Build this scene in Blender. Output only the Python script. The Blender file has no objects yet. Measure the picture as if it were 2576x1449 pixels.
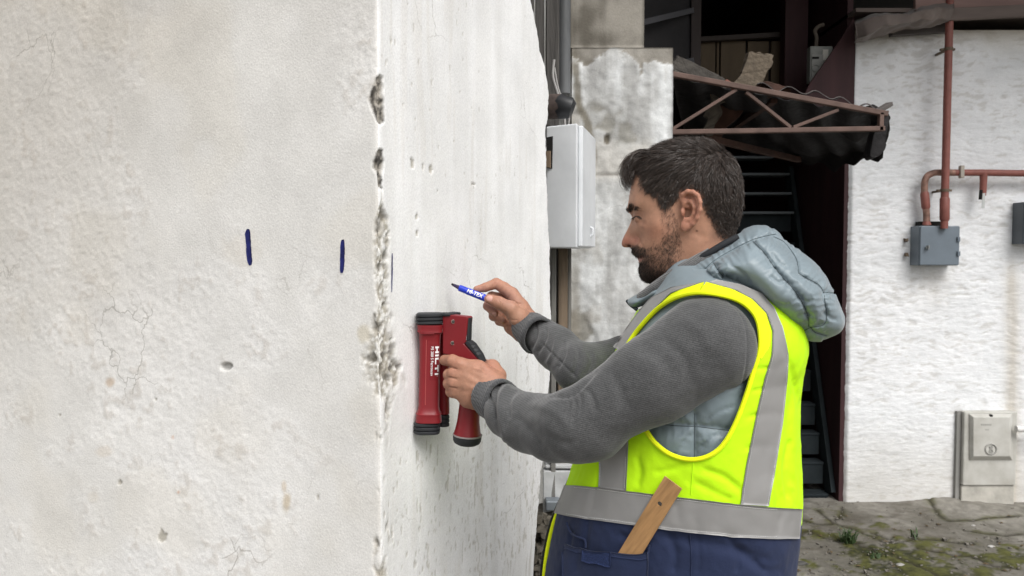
import bpy, math, random
import numpy as np
from mathutils import Vector
from mathutils.bvhtree import BVHTree

random.seed(7)
rng = np.random.default_rng(11)
S = bpy.context.scene
COL = S.collection

# ------------------------------------------------------------------ camera, sky, sun
PITCH = math.radians(2.5)
CAM = np.array([0.0, 0.0, 1.55])
FV = 28.0 / 36.0 * 2576.0
cd = bpy.data.cameras.new('camera')
cam = bpy.data.objects.new('camera', cd)
COL.objects.link(cam)
cam.location = CAM
cam.rotation_euler = (math.pi / 2 - PITCH, 0, 0)
cd.lens = 28
cd.sensor_width = 36
cd.clip_end = 500
cd.dof.use_dof = True
cd.dof.focus_distance = 1.45
cd.dof.aperture_fstop = 13.0
S.camera = cam

SUN_EL, SUN_AZ = math.radians(50), math.radians(156)      # azimuth clockwise from +Y
w = bpy.data.worlds.new('World')
S.world = w
w.use_nodes = True
nt = w.node_tree
bg = nt.nodes['Background']
sky = nt.nodes.new('ShaderNodeTexSky')
sky.sky_type = 'NISHITA'
sky.sun_disc = False
sky.sun_elevation = SUN_EL
sky.sun_rotation = SUN_AZ
sky.air_density = 1.0
sky.dust_density = 4.0
sky.ozone_density = 1.0
hs = nt.nodes.new('ShaderNodeHueSaturation')             # overcast: the cloud layer takes most of the blue out
hs.inputs['Saturation'].default_value = 0.22
nt.links.new(sky.outputs[0], hs.inputs['Color'])
nt.links.new(hs.outputs[0], bg.inputs['Color'])
bg.inputs['Strength'].default_value = 0.10
sd = bpy.data.lights.new('sun', 'SUN')
sd.energy = 1.2
sd.angle = math.radians(35)
sd.color = (1.0, 0.98, 0.95)
sun = bpy.data.objects.new('sun', sd)
COL.objects.link(sun)
sdir = Vector((math.sin(SUN_AZ) * math.cos(SUN_EL), math.cos(SUN_AZ) * math.cos(SUN_EL), math.sin(SUN_EL)))
sun.rotation_euler = (-sdir).to_track_quat('-Z', 'Y').to_euler()
sun.location = (0, -3, 6)
S.view_settings.view_transform = 'Standard'
S.view_settings.look = 'None'
S.view_settings.exposure = 0.78
S.view_settings.gamma = 1
S.view_settings.use_curve_mapping = False
S.cycles.max_bounces = 6
S.cycles.diffuse_bounces = 4

# ------------------------------------------------------------------ picture <-> place
_R = np.array([1.0, 0, 0])
_F = np.array([0, math.cos(PITCH), -math.sin(PITCH)])
_U = np.array([0, math.sin(PITCH), math.cos(PITCH)])

def ray(vx, vy):
    vx = np.asarray(vx, float); vy = np.asarray(vy, float)
    return _F + ((vx - 1288) / FV)[..., None] * _R + ((724.5 - vy) / FV)[..., None] * _U

def at_y(vx, vy, Y):
    d = ray(vx, vy)
    return CAM + d * (np.asarray(Y, float) / d[..., 1])[..., None]

def on_plane(vx, vy, p0, n):
    d = ray(vx, vy); n = np.asarray(n, float)
    k = ((np.asarray(p0, float) - CAM) @ n) / (d @ n)
    return CAM + d * k[..., None]

def proj(P):
    q = P - CAM
    z = q @ _F
    return 1288 + FV * (q @ _R) / z, 724.5 - FV * (q @ _U) / z

# the man's own frame: e to his back, r to his right side, z up
MC = np.array([472 / FV * 1.5, 1.5, 0.0])
_yaw = math.atan2(MC[0], MC[1])
mr = np.array([math.sin(_yaw), math.cos(_yaw), 0.0])
me = np.array([math.cos(_yaw), -math.sin(_yaw), 0.0])

def L(vx, vy, t=0.0):
    t = np.asarray(t, float)
    d = ray(vx, vy)
    k = ((MC - CAM) @ mr + t) / (d @ mr)
    return CAM + d * k[..., None]

def loc(P):
    q = np.asarray(P) - MC
    return np.stack([q @ me, q @ mr, q[..., 2]], -1)

def wor(Q):
    Q = np.asarray(Q)
    return MC + Q[..., 0:1] * me + Q[..., 1:2] * mr + Q[..., 2:3] * np.array([0, 0, 1.0])

def Z3(p):
    p = np.asarray(p, float); return np.stack([(1500 + p[..., 0] / 4.39) * .73182, (920 + p[..., 1] / 4.39) * .73182], -1)
def Z4(p):
    p = np.asarray(p, float); return np.stack([(1400 + p[..., 0] / 2.898) * .73182, (1050 + p[..., 1] / 2.898) * .73182], -1)
def Z5(p):
    p = np.asarray(p, float); return np.stack([(2100 + p[..., 0] / 2.588) * .73182, (440 + p[..., 1] / 2.588) * .73182], -1)

# ------------------------------------------------------------------ noise
def _hash(ix, iy, iz, seed):
    h = (ix.astype(np.int64) * 374761393 + iy.astype(np.int64) * 668265263 + iz.astype(np.int64) * 2147483647 + seed * 974634777) & 0xFFFFFFFF
    h = ((h ^ (h >> 13)) * 1274126177) & 0xFFFFFFFF
    h = ((h ^ (h >> 16)) * 2246822519) & 0xFFFFFFFF
    return ((h ^ (h >> 15)) & 0xFFFFFF) / float(0xFFFFFF)

def vnoise(p, seed=0):
    p = np.asarray(p, float)
    if p.shape[-1] == 2:
        p = np.concatenate([p, np.zeros(p.shape[:-1] + (1,))], -1)
    i = np.floor(p).astype(np.int64); f = p - i
    f = f * f * (3 - 2 * f)
    out = 0
    for dx in (0, 1):
        for dy in (0, 1):
            for dz in (0, 1):
                wgt = (f[..., 0] if dx else 1 - f[..., 0]) * (f[..., 1] if dy else 1 - f[..., 1]) * (f[..., 2] if dz else 1 - f[..., 2])
                out = out + wgt * _hash(i[..., 0] + dx, i[..., 1] + dy, i[..., 2] + dz, seed)
    return out * 2 - 1

def fbm(p, seed=0, oct=4, gain=.5):
    p = np.asarray(p, float); a, s, n = 1.0, 0, 0
    for k in range(oct):
        s = s + a * vnoise(p * 2 ** k + 17.3 * k, seed + k); n += a; a *= gain
    return s / n

def sstep(a, b, x):
    t = np.clip((x - a) / (b - a), 0, 1)
    return t * t * (3 - 2 * t)

# ------------------------------------------------------------------ 2-D helpers
def spline(pts, n=8, closed=False):
    p = np.asarray(pts, float)
    if closed:
        q = np.vstack([p[-1:], p, p[:2]])
    else:
        q = np.vstack([2 * p[:1] - p[1:2], p, 2 * p[-1:] - p[-2:-1]])
    out = []
    m = len(p) if closed else len(p) - 1
    for i in range(m):
        a, b, c, d = q[i:i + 4]
        t = np.linspace(0, 1, n, endpoint=False)[:, None]
        out.append(.5 * (2 * b + (c - a) * t + (2 * a - 5 * b + 4 * c - d) * t ** 2 + (3 * b - a - 3 * c + d) * t ** 3))
    if not closed:
        out.append(p[-1:])
    return np.vstack(out)

def resample(p, n):
    p = np.asarray(p, float)
    d = np.r_[0, np.cumsum(np.linalg.norm(np.diff(p, axis=0), axis=1))]
    t = np.linspace(0, d[-1], n)
    return np.stack([np.interp(t, d, p[:, k]) for k in range(p.shape[1])], -1)

def seg_dist(P, poly, closed=False):
    """distance of points P (...,k) to a polyline"""
    P = np.asarray(P, float); q = np.asarray(poly, float)
    if closed: q = np.vstack([q, q[:1]])
    best = np.full(P.shape[:-1], 1e9)
    for a, b in zip(q[:-1], q[1:]):
        ab = b - a; L2 = max(ab @ ab, 1e-12)
        t = np.clip(((P - a) @ ab) / L2, 0, 1)
        dd = np.linalg.norm(P - a - t[..., None] * ab, axis=-1)
        np.minimum(best, dd, out=best)
    return best

def seg_param(P, poly):
    """distance to a polyline and arc length of the nearest point"""
    P = np.asarray(P, float); q = np.asarray(poly, float)
    best = np.full(P.shape[:-1], 1e9); s = np.zeros(P.shape[:-1]); acc = 0
    for a, b in zip(q[:-1], q[1:]):
        ab = b - a; ln = math.sqrt(max(ab @ ab, 1e-12))
        t = np.clip(((P - a) @ ab) / ln ** 2, 0, 1)
        dd = np.linalg.norm(P - a - t[..., None] * ab, axis=-1)
        m = dd < best
        best = np.where(m, dd, best); s = np.where(m, acc + t * ln, s); acc += ln
    return best, s

def gathers(vp, lines, seed, step=6.0, reach=20.0):
    """puckers that run square to each seam and die away from it"""
    out = np.zeros(len(vp)); dmin = np.full(len(vp), 1e9)
    for i, ln in enumerate(lines):
        p = spline(np.array(ln, float), 5) if len(ln) > 2 else np.array(ln, float)
        d, s = seg_param(vp, p)
        n = vnoise(np.stack([s / step, np.sign(0) * s + d / 30.0, s * 0 + seed + 7 * i], -1), seed + i) + .6 * vnoise(np.stack([s / step * 2.1, d / 22.0, s * 0 + seed + 7 * i], -1), seed + i + 50)
        out = np.where(d < dmin, n * np.exp(-(d / reach) ** 1.4) * (1 - np.exp(-(d / 3.0) ** 2)), out)
        dmin = np.minimum(dmin, d)
    return out, dmin

def inside(P, poly):
    P = np.asarray(P, float); q = np.asarray(poly, float)
    x, y = P[..., 0], P[..., 1]
    r = np.zeros(x.shape, bool)
    for (ax, ay), (bx, by) in zip(q, np.roll(q, -1, 0)):
        if ay == by: continue
        c = ((ay > y) != (by > y)) & (x < (bx - ax) * (y - ay) / (by - ay) + ax)
        r ^= c
    return r

def sdist(P, poly):
    d = seg_dist(P, poly, True)
    return np.where(inside(P, poly), d, -d)

def rbf(ctrl, val, P, smooth=0.0):
    ctrl = np.asarray(ctrl, float); val = np.asarray(val, float); n = len(ctrl)
    def ker(r): return np.where(r > 0, r * r * np.log(np.maximum(r, 1e-9)), 0)
    r = np.linalg.norm(ctrl[:, None] - ctrl[None], axis=-1)
    A = np.zeros((n + 3, n + 3)); A[:n, :n] = ker(r) + smooth * np.eye(n)
    A[:n, n] = 1; A[:n, n + 1:] = ctrl; A[n, :n] = 1; A[n + 1:, :n] = ctrl.T
    c = np.linalg.solve(A, np.r_[val, 0, 0, 0])
    out = np.zeros(P.shape[:-1]) + c[n] + P @ c[n + 1:]
    for k in range(n):
        out += c[k] * ker(np.linalg.norm(P - ctrl[k], axis=-1))
    return out

def idw(ctrl, val, P, power=3, soft=1e-6):
    ctrl = np.asarray(ctrl, float); val = np.asarray(val, float)
    num = 0; den = 0
    for c, v in zip(ctrl, val):
        wg = 1 / (np.sum((P - c) ** 2, -1) + soft) ** (power / 2)
        num = num + wg[..., None] * v; den = den + wg
    return num / den[..., None]

# ------------------------------------------------------------------ implicit surfaces
def smin(a, b, k):
    h = np.clip(.5 + .5 * (b - a) / k, 0, 1)
    return b + (a - b) * h - k * h * (1 - h)

def smax(a, b, k): return -smin(-a, -b, k)

def cone(P, a, b, ra, rb):
    a = np.asarray(a, float); b = np.asarray(b, float); ab = b - a
    t = np.clip(((P - a) @ ab) / max(ab @ ab, 1e-12), 0, 1)
    return np.linalg.norm(P - a - t[..., None] * ab, axis=-1) - (ra + (rb - ra) * t)

def ellip(P, c, r):
    q = (P - np.asarray(c)) / np.asarray(r)
    return (np.linalg.norm(q, axis=-1) - 1) * min(r)

def grid3(lo, hi, h):
    ax = [np.arange(l, u + h, h) for l, u in zip(lo, hi)]
    return np.stack(np.meshgrid(*ax, indexing='ij'), -1)

_CE = [((0,0,0),(1,0,0)),((0,1,0),(1,1,0)),((0,0,1),(1,0,1)),((0,1,1),(1,1,1)),
       ((0,0,0),(0,1,0)),((1,0,0),(1,1,0)),((0,0,1),(0,1,1)),((1,0,1),(1,1,1)),
       ((0,0,0),(0,0,1)),((1,0,0),(1,0,1)),((0,1,0),(0,1,1)),((1,1,0),(1,1,1))]

def surface(F, lo, h):
    """surface nets: vertices and quads of F = 0 (F < 0 inside)"""
    lo = np.asarray(lo, float)
    s = F < 0
    nx, ny, nz = F.shape
    cnt = np.zeros((nx - 1, ny - 1, nz - 1), np.int8)
    for dx in (0, 1):
        for dy in (0, 1):
            for dz in (0, 1):
                cnt += s[dx:nx - 1 + dx, dy:ny - 1 + dy, dz:nz - 1 + dz]
    act = np.argwhere((cnt > 0) & (cnt < 8))
    idx = np.full(cnt.shape, -1, np.int64)
    idx[tuple(act.T)] = np.arange(len(act))
    acc = np.zeros((len(act), 3)); num = np.zeros(len(act))
    for a, b in _CE:
        fa = F[tuple((act + a).T)]; fb = F[tuple((act + b).T)]
        m = (fa < 0) != (fb < 0)
        t = np.where(m, fa / np.where(m, fa - fb, 1), 0)
        a_ = np.array(a, float); b_ = np.array(b, float)
        acc += np.where(m[:, None], a_ + t[:, None] * (b_ - a_), 0); num += m
    V = lo + (act + acc / num[:, None]) * h
    Q = []
    for ax in range(3):
        u, v = (ax + 1) % 3, (ax + 2) % 3
        sl0 = [slice(1, n - 1) for n in F.shape]; sl1 = list(sl0)
        sl0[ax] = slice(0, F.shape[ax] - 1); sl1[ax] = slice(1, F.shape[ax])
        c = s[tuple(sl0)] != s[tuple(sl1)]
        e = np.argwhere(c)
        off = np.array([1, 1, 1]); off[ax] = 0
        e = e + off
        flip = ~s[tuple(e.T)]
        du = np.zeros(3, int); du[u] = 1; dv = np.zeros(3, int); dv[v] = 1
        q = np.stack([idx[tuple((e - du - dv).T)], idx[tuple((e - dv).T)], idx[tuple(e.T)], idx[tuple((e - du).T)]], 1)
        q[flip] = q[flip][:, ::-1]
        Q.append(q)
    Q = np.vstack(Q)
    return V, Q[(Q >= 0).all(1)]

def vnormals(V, Q):
    n = np.zeros_like(V)
    a = V[Q[:, 2]] - V[Q[:, 0]]; b = V[Q[:, 3 if Q.shape[1] == 4 else 1]] - V[Q[:, 1 if Q.shape[1] == 4 else 0]]
    fn = np.cross(a, b) if Q.shape[1] == 4 else np.cross(V[Q[:, 1]] - V[Q[:, 0]], V[Q[:, 2]] - V[Q[:, 0]])
    for k in range(Q.shape[1]): np.add.at(n, Q[:, k], fn)
    return n / np.maximum(np.linalg.norm(n, axis=1, keepdims=True), 1e-12)

def relax(V, Q, it=2, f=.5):
    for _ in range(it):
        acc = np.zeros_like(V); c = np.zeros(len(V))
        m = Q.shape[1]
        for k in range(m):
            for j in ((k + 1) % m, (k - 1) % m):
                np.add.at(acc, Q[:, k], V[Q[:, j]]); np.add.at(c, Q[:, k], 1)
        V = V + f * (acc / np.maximum(c, 1)[:, None] - V)
    return V

def keepfaces(V, Q, mask):
    Q = Q[mask]
    u, inv = np.unique(Q, return_inverse=True)
    return V[u], inv.reshape(Q.shape)

def crease(V, N, poly, width, depth, t_face=True, fade=True):
    """press (depth > 0) a fold along a picture-plane line into the camera-facing skin of a mesh; width in V px"""
    vx, vy = proj(V)
    p = spline(poly, 6) if len(poly) > 2 else np.asarray(poly, float)
    x0, y0 = p.min(0) - 3 * width; x1, y1 = p.max(0) + 3 * width
    m = (vx > x0) & (vx < x1) & (vy > y0) & (vy < y1)
    if t_face: m &= ((N * (CAM - V)).sum(1) > 0)
    i = np.where(m)[0]
    if not len(i): return V
    P = np.stack([vx[i], vy[i]], -1)
    d = seg_dist(P, p)
    g = np.exp(-(d / width) ** 2)
    if fade:
        L_ = np.minimum(np.linalg.norm(P - p[0], axis=1), np.linalg.norm(P - p[-1], axis=1))
        g = g * sstep(0, 2.5 * width, L_ + .3 * width)
    V = V.copy()
    V[i] -= N[i] * (g * depth)[:, None]
    return V

# ------------------------------------------------------------------ objects
def mk(name, V, Q, mat=None, parent=None, smooth=True, cols=None, label=None):
    me_ = bpy.data.meshes.new(name)
    V = np.asarray(V, np.float32)
    if isinstance(Q, np.ndarray):
        n, k = Q.shape
        me_.vertices.add(len(V)); me_.vertices.foreach_set('co', V.ravel())
        me_.loops.add(n * k); me_.loops.foreach_set('vertex_index', Q.ravel().astype(np.int32))
        me_.polygons.add(n)
        me_.polygons.foreach_set('loop_start', np.arange(0, n * k, k, dtype=np.int32))
        me_.polygons.foreach_set('loop_total', np.full(n, k, np.int32))
        me_.update(calc_edges=True)
        me_.validate()
    else:
        me_.from_pydata([tuple(map(float, v)) for v in V], [], [tuple(int(i) for i in f) for f in Q])
        me_.update()
    me_.polygons.foreach_set('use_smooth', np.full(len(me_.polygons), bool(smooth)))
    if cols is not None:
        a = me_.color_attributes.new('col', 'FLOAT_COLOR', 'POINT')
        c = np.ones((len(V), 4), np.float32); c[:, :3] = cols
        a.data.foreach_set('color', c.ravel())
    if mat: me_.materials.append(mat)
    o = bpy.data.objects.new(name, me_)
    COL.objects.link(o)
    if parent is not None: adopt(o, parent)
    if label: o['label'] = label
    return o

def _wloc(o):
    v = Vector((0, 0, 0))
    while o is not None:
        v += o.location; o = o.parent
    return v

def adopt(o, parent):
    """parent o keeping it where it is (nothing here is rotated)"""
    wl = o.location.copy()
    o.parent = parent
    o.location = wl - _wloc(parent)

def tag(o, label, cat, group=None, kind=None):
    if label: o['label'] = label
    if cat: o['category'] = cat
    if group: o['group'] = group
    if kind: o['kind'] = kind
    return o

def thing(name, label, cat, at, group=None):
    o = bpy.data.objects.new(name, None)
    o.empty_display_size = .05
    COL.objects.link(o)
    o.location = [float(a) for a in at]
    return tag(o, label, cat, group)

class MB:
    """collects simple solids for one mesh"""
    def __init__(s): s.v = []; s.f = []
    def add(s, V, F):
        b = len(s.v); s.v += [tuple(map(float, p)) for p in V]; s.f += [tuple(int(i) + b for i in f) for f in F]; return s
    def box(s, lo, hi, j=0):
        (a, b, c), (d, e, f) = lo, hi
        V = np.array([(a,b,c),(d,b,c),(d,e,c),(a,e,c),(a,b,f),(d,b,f),(d,e,f),(a,e,f)], float)
        if j: V += rng.uniform(-j, j, V.shape)
        return s.add(V, [(0,3,2,1),(4,5,6,7),(0,1,5,4),(1,2,6,5),(2,3,7,6),(3,0,4,7)])
    def beam(s, p, q, wd, ht, up=(0, 0, 1)):
        p = np.asarray(p, float); q = np.asarray(q, float); d = q - p; d /= np.linalg.norm(d)
        u = np.asarray(up, float); sd_ = np.cross(d, u)
        if np.linalg.norm(sd_) < 1e-6: sd_ = np.cross(d, (0, 1, 0))
        sd_ /= np.linalg.norm(sd_); u = np.cross(sd_, d)
        V = [e_ + a * sd_ * wd / 2 + b * u * ht / 2 for e_ in (p, q) for a, b in ((-1,-1),(1,-1),(1,1),(-1,1))]
        return s.add(V, [(0,1,2,3),(7,6,5,4),(0,4,5,1),(1,5,6,2),(2,6,7,3),(3,7,4,0)])
    def tube(s, pts, rad, n=10, cap=True, squash=None):
        pts = np.asarray(pts, float); m = len(pts)
        rad = np.full(m, rad, float) if np.isscalar(rad) else np.asarray(rad, float)
        tg = np.gradient(pts, axis=0); tg /= np.maximum(np.linalg.norm(tg, axis=1, keepdims=True), 1e-9)
        u = np.cross(tg[0], (0.31, 0.2, 0.93));
        if np.linalg.norm(u) < 1e-3: u = np.cross(tg[0], (1, 0, 0))
        u /= np.linalg.norm(u)
        V = []; F = []
        a = np.linspace(0, 2 * math.pi, n, endpoint=False)
        for i in range(m):
            u = u - (u @ tg[i]) * tg[i]; u /= np.linalg.norm(u); w_ = np.cross(tg[i], u)
            V += list(pts[i] + rad[i] * (np.cos(a)[:, None] * u + np.sin(a)[:, None] * w_))
        for i in range(m - 1):
            for k in range(n):
                F.append((i*n+k, i*n+(k+1)%n, (i+1)*n+(k+1)%n, (i+1)*n+k))
        if cap: F += [tuple(range(n))[::-1], tuple(range((m-1)*n, m*n))]
        return s.add(V, F)
    def prism(s, poly, vec):
        poly = np.asarray(poly, float); n = len(poly); V = np.vstack([poly, poly + np.asarray(vec, float)])
        return s.add(V, [tuple(range(n)), tuple(range(2*n-1, n-1, -1))] + [(i, i+n, (i+1)%n+n, (i+1)%n) for i in range(n)])
    def build(s, name, mat, parent=None, smooth=False, bevel=0, label=None, seg=2):
        o = mk(name, s.v, s.f, mat, None, smooth, label=label)
        import bmesh
        bm = bmesh.new(); bm.from_mesh(o.data); bmesh.ops.recalc_face_normals(bm, faces=bm.faces); bm.to_mesh(o.data); bm.free()
        if smooth:
            o.data.polygons.foreach_set('use_smooth', np.ones(len(o.data.polygons), bool))
            try: o.data.set_sharp_from_angle(angle=math.radians(40))
            except Exception: pass
        if bevel:
            b = o.modifiers.new('bevel', 'BEVEL'); b.width = bevel; b.segments = seg; b.limit_method = 'ANGLE'; b.angle_limit = math.radians(35)
        if parent is not None: adopt(o, parent)
        return o

def gridfaces(nu, nv):
    i = np.arange(nu * nv).reshape(nu, nv)
    return np.stack([i[:-1, :-1], i[1:, :-1], i[1:, 1:], i[:-1, 1:]], -1).reshape(-1, 4)

def closed_sheet(G, back):
    """grid of points (nu,nv,3) -> solid: back (vector or grid) gives the other skin"""
    nu, nv = G.shape[:2]
    B = G + np.asarray(back, float)
    V = np.vstack([G.reshape(-1, 3), B.reshape(-1, 3)])
    f = gridfaces(nu, nv); o = nu * nv
    idx = np.arange(o).reshape(nu, nv)
    rim = np.r_[idx[:, 0], idx[-1, 1:], idx[-2::-1, -1], idx[0, -2:0:-1]]
    r2 = np.roll(rim, -1)
    side = np.stack([rim, r2, r2 + o, rim + o], 1)
    return V, np.vstack([f[:, ::-1], f + o, side[:, ::-1]])

# ------------------------------------------------------------------ materials
def mat(name, col=(.5, .5, .5), rough=.7, metal=0.0, var=.15, vscale=6, bump=.2, bscale=80, bdist=.002, attr=False,
        stretch=(1, 1, 1), spec=.35, sss=0, tint=None, fine=0.0, fscale=400, sheen=0, coat=0):
    m = bpy.data.materials.new(name); m.use_nodes = True
    t = m.node_tree; N = t.nodes; K = t.links
    b = N['Principled BSDF']
    b.inputs['Roughness'].default_value = rough; b.inputs['Metallic'].default_value = metal
    b.inputs['Specular IOR Level'].default_value = spec
    if sheen: b.inputs['Sheen Weight'].default_value = sheen
    if coat: b.inputs['Coat Weight'].default_value = coat; b.inputs['Coat Roughness'].default_value = .15
    if sss:
        b.inputs['Subsurface Weight'].default_value = sss
        b.inputs['Subsurface Radius'].default_value = (1, .35, .2); b.inputs['Subsurface Scale'].default_value = .006
    tc = N.new('ShaderNodeTexCoord'); mp = N.new('ShaderNodeMapping')
    mp.inputs['Scale'].default_value = stretch
    K.new(tc.outputs['Object'], mp.inputs['Vector'])
    if attr:
        at = N.new('ShaderNodeAttribute'); at.attribute_name = 'col'; src = at.outputs['Color']
    else:
        rgb = N.new('ShaderNodeRGB'); rgb.outputs[0].default_value = (*col, 1); src = rgb.outputs[0]
    def mul(src, scale, amount, detail=6, tintc=None):
        n = N.new('ShaderNodeTexNoise'); n.inputs['Scale'].default_value = scale; n.inputs['Detail'].default_value = detail
        n.inputs['Roughness'].default_value = .6
        K.new(mp.outputs[0], n.inputs['Vector'])
        r = N.new('ShaderNodeMapRange'); r.inputs['From Min'].default_value = .3; r.inputs['From Max'].default_value = .7
        K.new(n.outputs['Fac'], r.inputs['Value'])
        x = N.new('ShaderNodeMix'); x.data_type = 'RGBA'
        lo = tuple(1 - amount * (1 if tintc is None else (1 - c)) for c in ((0, 0, 0) if tintc is None else tintc))
        x.inputs[6].default_value = (*lo, 1); x.inputs[7].default_value = (1 + amount * .35,) * 3 + (1,)
        K.new(r.outputs[0], x.inputs[0])
        y = N.new('ShaderNodeMix'); y.data_type = 'RGBA'; y.blend_type = 'MULTIPLY'; y.inputs[0].default_value = 1
        K.new(src, y.inputs[6]); K.new(x.outputs[2], y.inputs[7])
        return y.outputs[2]
    if var: src = mul(src, vscale, var, tintc=tint)
    if fine: src = mul(src, fscale, fine, 2)
    K.new(src, b.inputs['Base Color'])
    if bump:
        n = N.new('ShaderNodeTexNoise'); n.inputs['Scale'].default_value = bscale; n.inputs['Detail'].default_value = 5
        K.new(mp.outputs[0], n.inputs['Vector'])
        bp = N.new('ShaderNodeBump'); bp.inputs['Strength'].default_value = bump; bp.inputs['Distance'].default_value = bdist
        K.new(n.outputs['Fac'], bp.inputs['Height']); K.new(bp.outputs[0], b.inputs['Normal'])
    m['b'] = 1
    return m

def srgb(r, g, b):
    f = lambda c: (c / 255 / 12.92) if c <= 10 else ((c / 255 + .055) / 1.055) ** 2.4
    return (f(r), f(g), f(b))
# ================================================================== THE PLACE
def wallmat(name, rough=.85, crack=0.0, cscale=5, bump=.35, bscale=120, stretch=(1, 1, 1), var=.10, vscale=7, bdist=.003, fine=.12):
    m = mat(name, rough=rough, var=var, vscale=vscale, bump=bump, bscale=bscale, bdist=bdist, attr=True, stretch=stretch, fine=fine, fscale=260, spec=.2)
    t = m.node_tree; N = t.nodes; K = t.links
    if crack:
        b = N['Principled BSDF']
        tc = N.new('ShaderNodeTexCoord')
        nz = N.new('ShaderNodeTexNoise'); nz.inputs['Scale'].default_value = 9; nz.inputs['Detail'].default_value = 5
        K.new(tc.outputs['Object'], nz.inputs['Vector'])
        vm = N.new('ShaderNodeVectorMath'); vm.operation = 'MULTIPLY_ADD'
        vm.inputs[1].default_value = (.16, .16, .16)
        K.new(nz.outputs['Color'], vm.inputs[0]); K.new(tc.outputs['Object'], vm.inputs[2])
        vo = N.new('ShaderNodeTexVoronoi'); vo.feature = 'DISTANCE_TO_EDGE'; vo.inputs['Scale'].default_value = cscale
        K.new(vm.outputs[0], vo.inputs['Vector'])
        mr_ = N.new('ShaderNodeMapRange'); mr_.inputs['From Min'].default_value = .003; mr_.inputs['From Max'].default_value = .013
        mr_.inputs['To Min'].default_value = 1; mr_.inputs['To Max'].default_value = 0
        K.new(vo.outputs['Distance'], mr_.inputs['Value'])
        n2 = N.new('ShaderNodeTexNoise'); n2.inputs['Scale'].default_value = 3.1; n2.inputs['Detail'].default_value = 3
        K.new(tc.outputs['Object'], n2.inputs['Vector'])
        r2 = N.new('ShaderNodeMapRange'); r2.inputs['From Min'].default_value = .56; r2.inputs['From Max'].default_value = .66
        K.new(n2.outputs['Fac'], r2.inputs['Value'])
        mm = N.new('ShaderNodeMath'); mm.operation = 'MULTIPLY'
        K.new(mr_.outputs[0], mm.inputs[0]); K.new(r2.outputs[0], mm.inputs[1])
        m2 = N.new('ShaderNodeMath'); m2.operation = 'MULTIPLY'; m2.inputs[1].default_value = crack
        K.new(mm.outputs[0], m2.inputs[0])
        old = b.inputs['Base Color'].links[0].from_socket
        x = N.new('ShaderNodeMix'); x.data_type = 'RGBA'
        K.new(m2.outputs[0], x.inputs[0]); K.new(old, x.inputs[6]); x.inputs[7].default_value = (.22, .2, .17, 1)
        K.new(x.outputs[2], b.inputs['Base Color'])
    return m

def lerp(a, b, t): return a + (b - a) * t[..., None]

# ---------------- ground
gx = np.unique(np.r_[np.linspace(-60, -6, 12), np.arange(-6, 1.0, .25), np.arange(1.0, 3.6, .016), np.arange(3.6, 8, .25), np.linspace(8, 60, 12)])
gy = np.unique(np.r_[np.linspace(-60, -4, 12), np.arange(-4, 3.2, .25), np.arange(3.2, 5.4, .016), np.arange(5.4, 10, .3), np.linspace(10, 60, 12)])
GX, GY = np.meshgrid(gx, gy, indexing='ij')
G = np.stack([GX, GY, np.zeros_like(GX)], -1)
def z6(p):
    p = np.asarray(p, float); return np.stack([(2600 + p[..., 0] / 2.13) * .73182, (1300 + p[..., 1] / 2.13) * .73182], -1)
def gpt(p):
    q = z6(np.asarray(p, float)); return on_plane(q[..., 0], q[..., 1], (0, 0, 0), (0, 0, 1))
wv = np.stack([fbm(G * 3, 3), fbm(G * 3, 9)], -1)
P2 = G[..., :2] + .05 * wv
crk = np.full(GX.shape, 9.0)
for c in ([(440,960),(570,1060),(700,1100),(800,1140),(900,1180),(1010,1195)], [(820,1120),(930,1160),(1050,1185),(1150,1180),(1300,1190),(1450,1200),(1600,1215)],
          [(1560,1120),(1700,1150),(1850,1160),(1960,1140)], [(700,1200),(780,1230),(950,1300),(1150,1370),(1300,1430),(1450,1500)],
          [(1180,1240),(1400,1280),(1600,1300),(1700,1360),(1900,1390)], [(620,940),(640,990),(570,1030)], [(1150,1130),(1160,1185)],
          [(330,1040),(480,1075),(560,1065)], [(300,1160),(420,1120),(500,1160),(600,1190),(760,1200)], [(1250,900),(1330,1000),(1400,1040),(1600,1040),(1900,1010)]):
    np.minimum(crk, seg_dist(P2, gpt(c)[:, :2]), out=crk)
f1 = fbm(G * 5, 21, 5); f2 = fbm(G * 18, 22, 4); f3 = fbm(G * 1.3, 25, 3)
moss = np.zeros(GX.shape)
for (x, y, r, a) in ((850,1270,.42,1), (1080,1300,.36,.9), (500,1170,.3,.8), (360,1060,.16,.6), (1650,1330,.45,.75), (950,1400,.5,1), (840,1060,.16,.55), (1850,1250,.3,.7), (560,960,.14,.5), (1300,1400,.4,.7), (650,1380,.4,.8)):
    c = gpt((x, y))
    moss = np.maximum(moss, a * np.exp(-(((GX - c[0]) / (r * .8)) ** 2 + ((GY - c[1]) / (r * .55)) ** 2)))
moss = np.clip(sstep(-.1, .22, moss - .56 + .75 * f1 + .45 * f2 + .25 * fbm(G * 60, 29, 2)) + .8 * np.exp(-(crk / .03) ** 2) * sstep(-.4, .2, f2), 0, 1)
base = lerp(np.array([.155, .145, .122]), np.array([.27, .255, .225]), sstep(-.5, .5, f1 + .6 * f2))
base = base * (1 + .22 * fbm(G * 45, 27, 4))[..., None]
base = lerp(base, np.array([.10, .088, .07]), .8 * sstep(.15, .5, f3 + .4 * f2))
mc = lerp(np.array([.030, .032, .014]), np.array([.098, .10, .028]), sstep(-.5, .5, f2 + .4 * f1 + .8 * fbm(G * 70, 28, 3)))
gcol = lerp(base, mc, moss)
gcol = lerp(gcol, np.array([.035, .03, .02]), np.clip(.95 * np.exp(-(crk / .011) ** 2), 0, 1))
mb = gpt((1500, 900))
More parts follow.
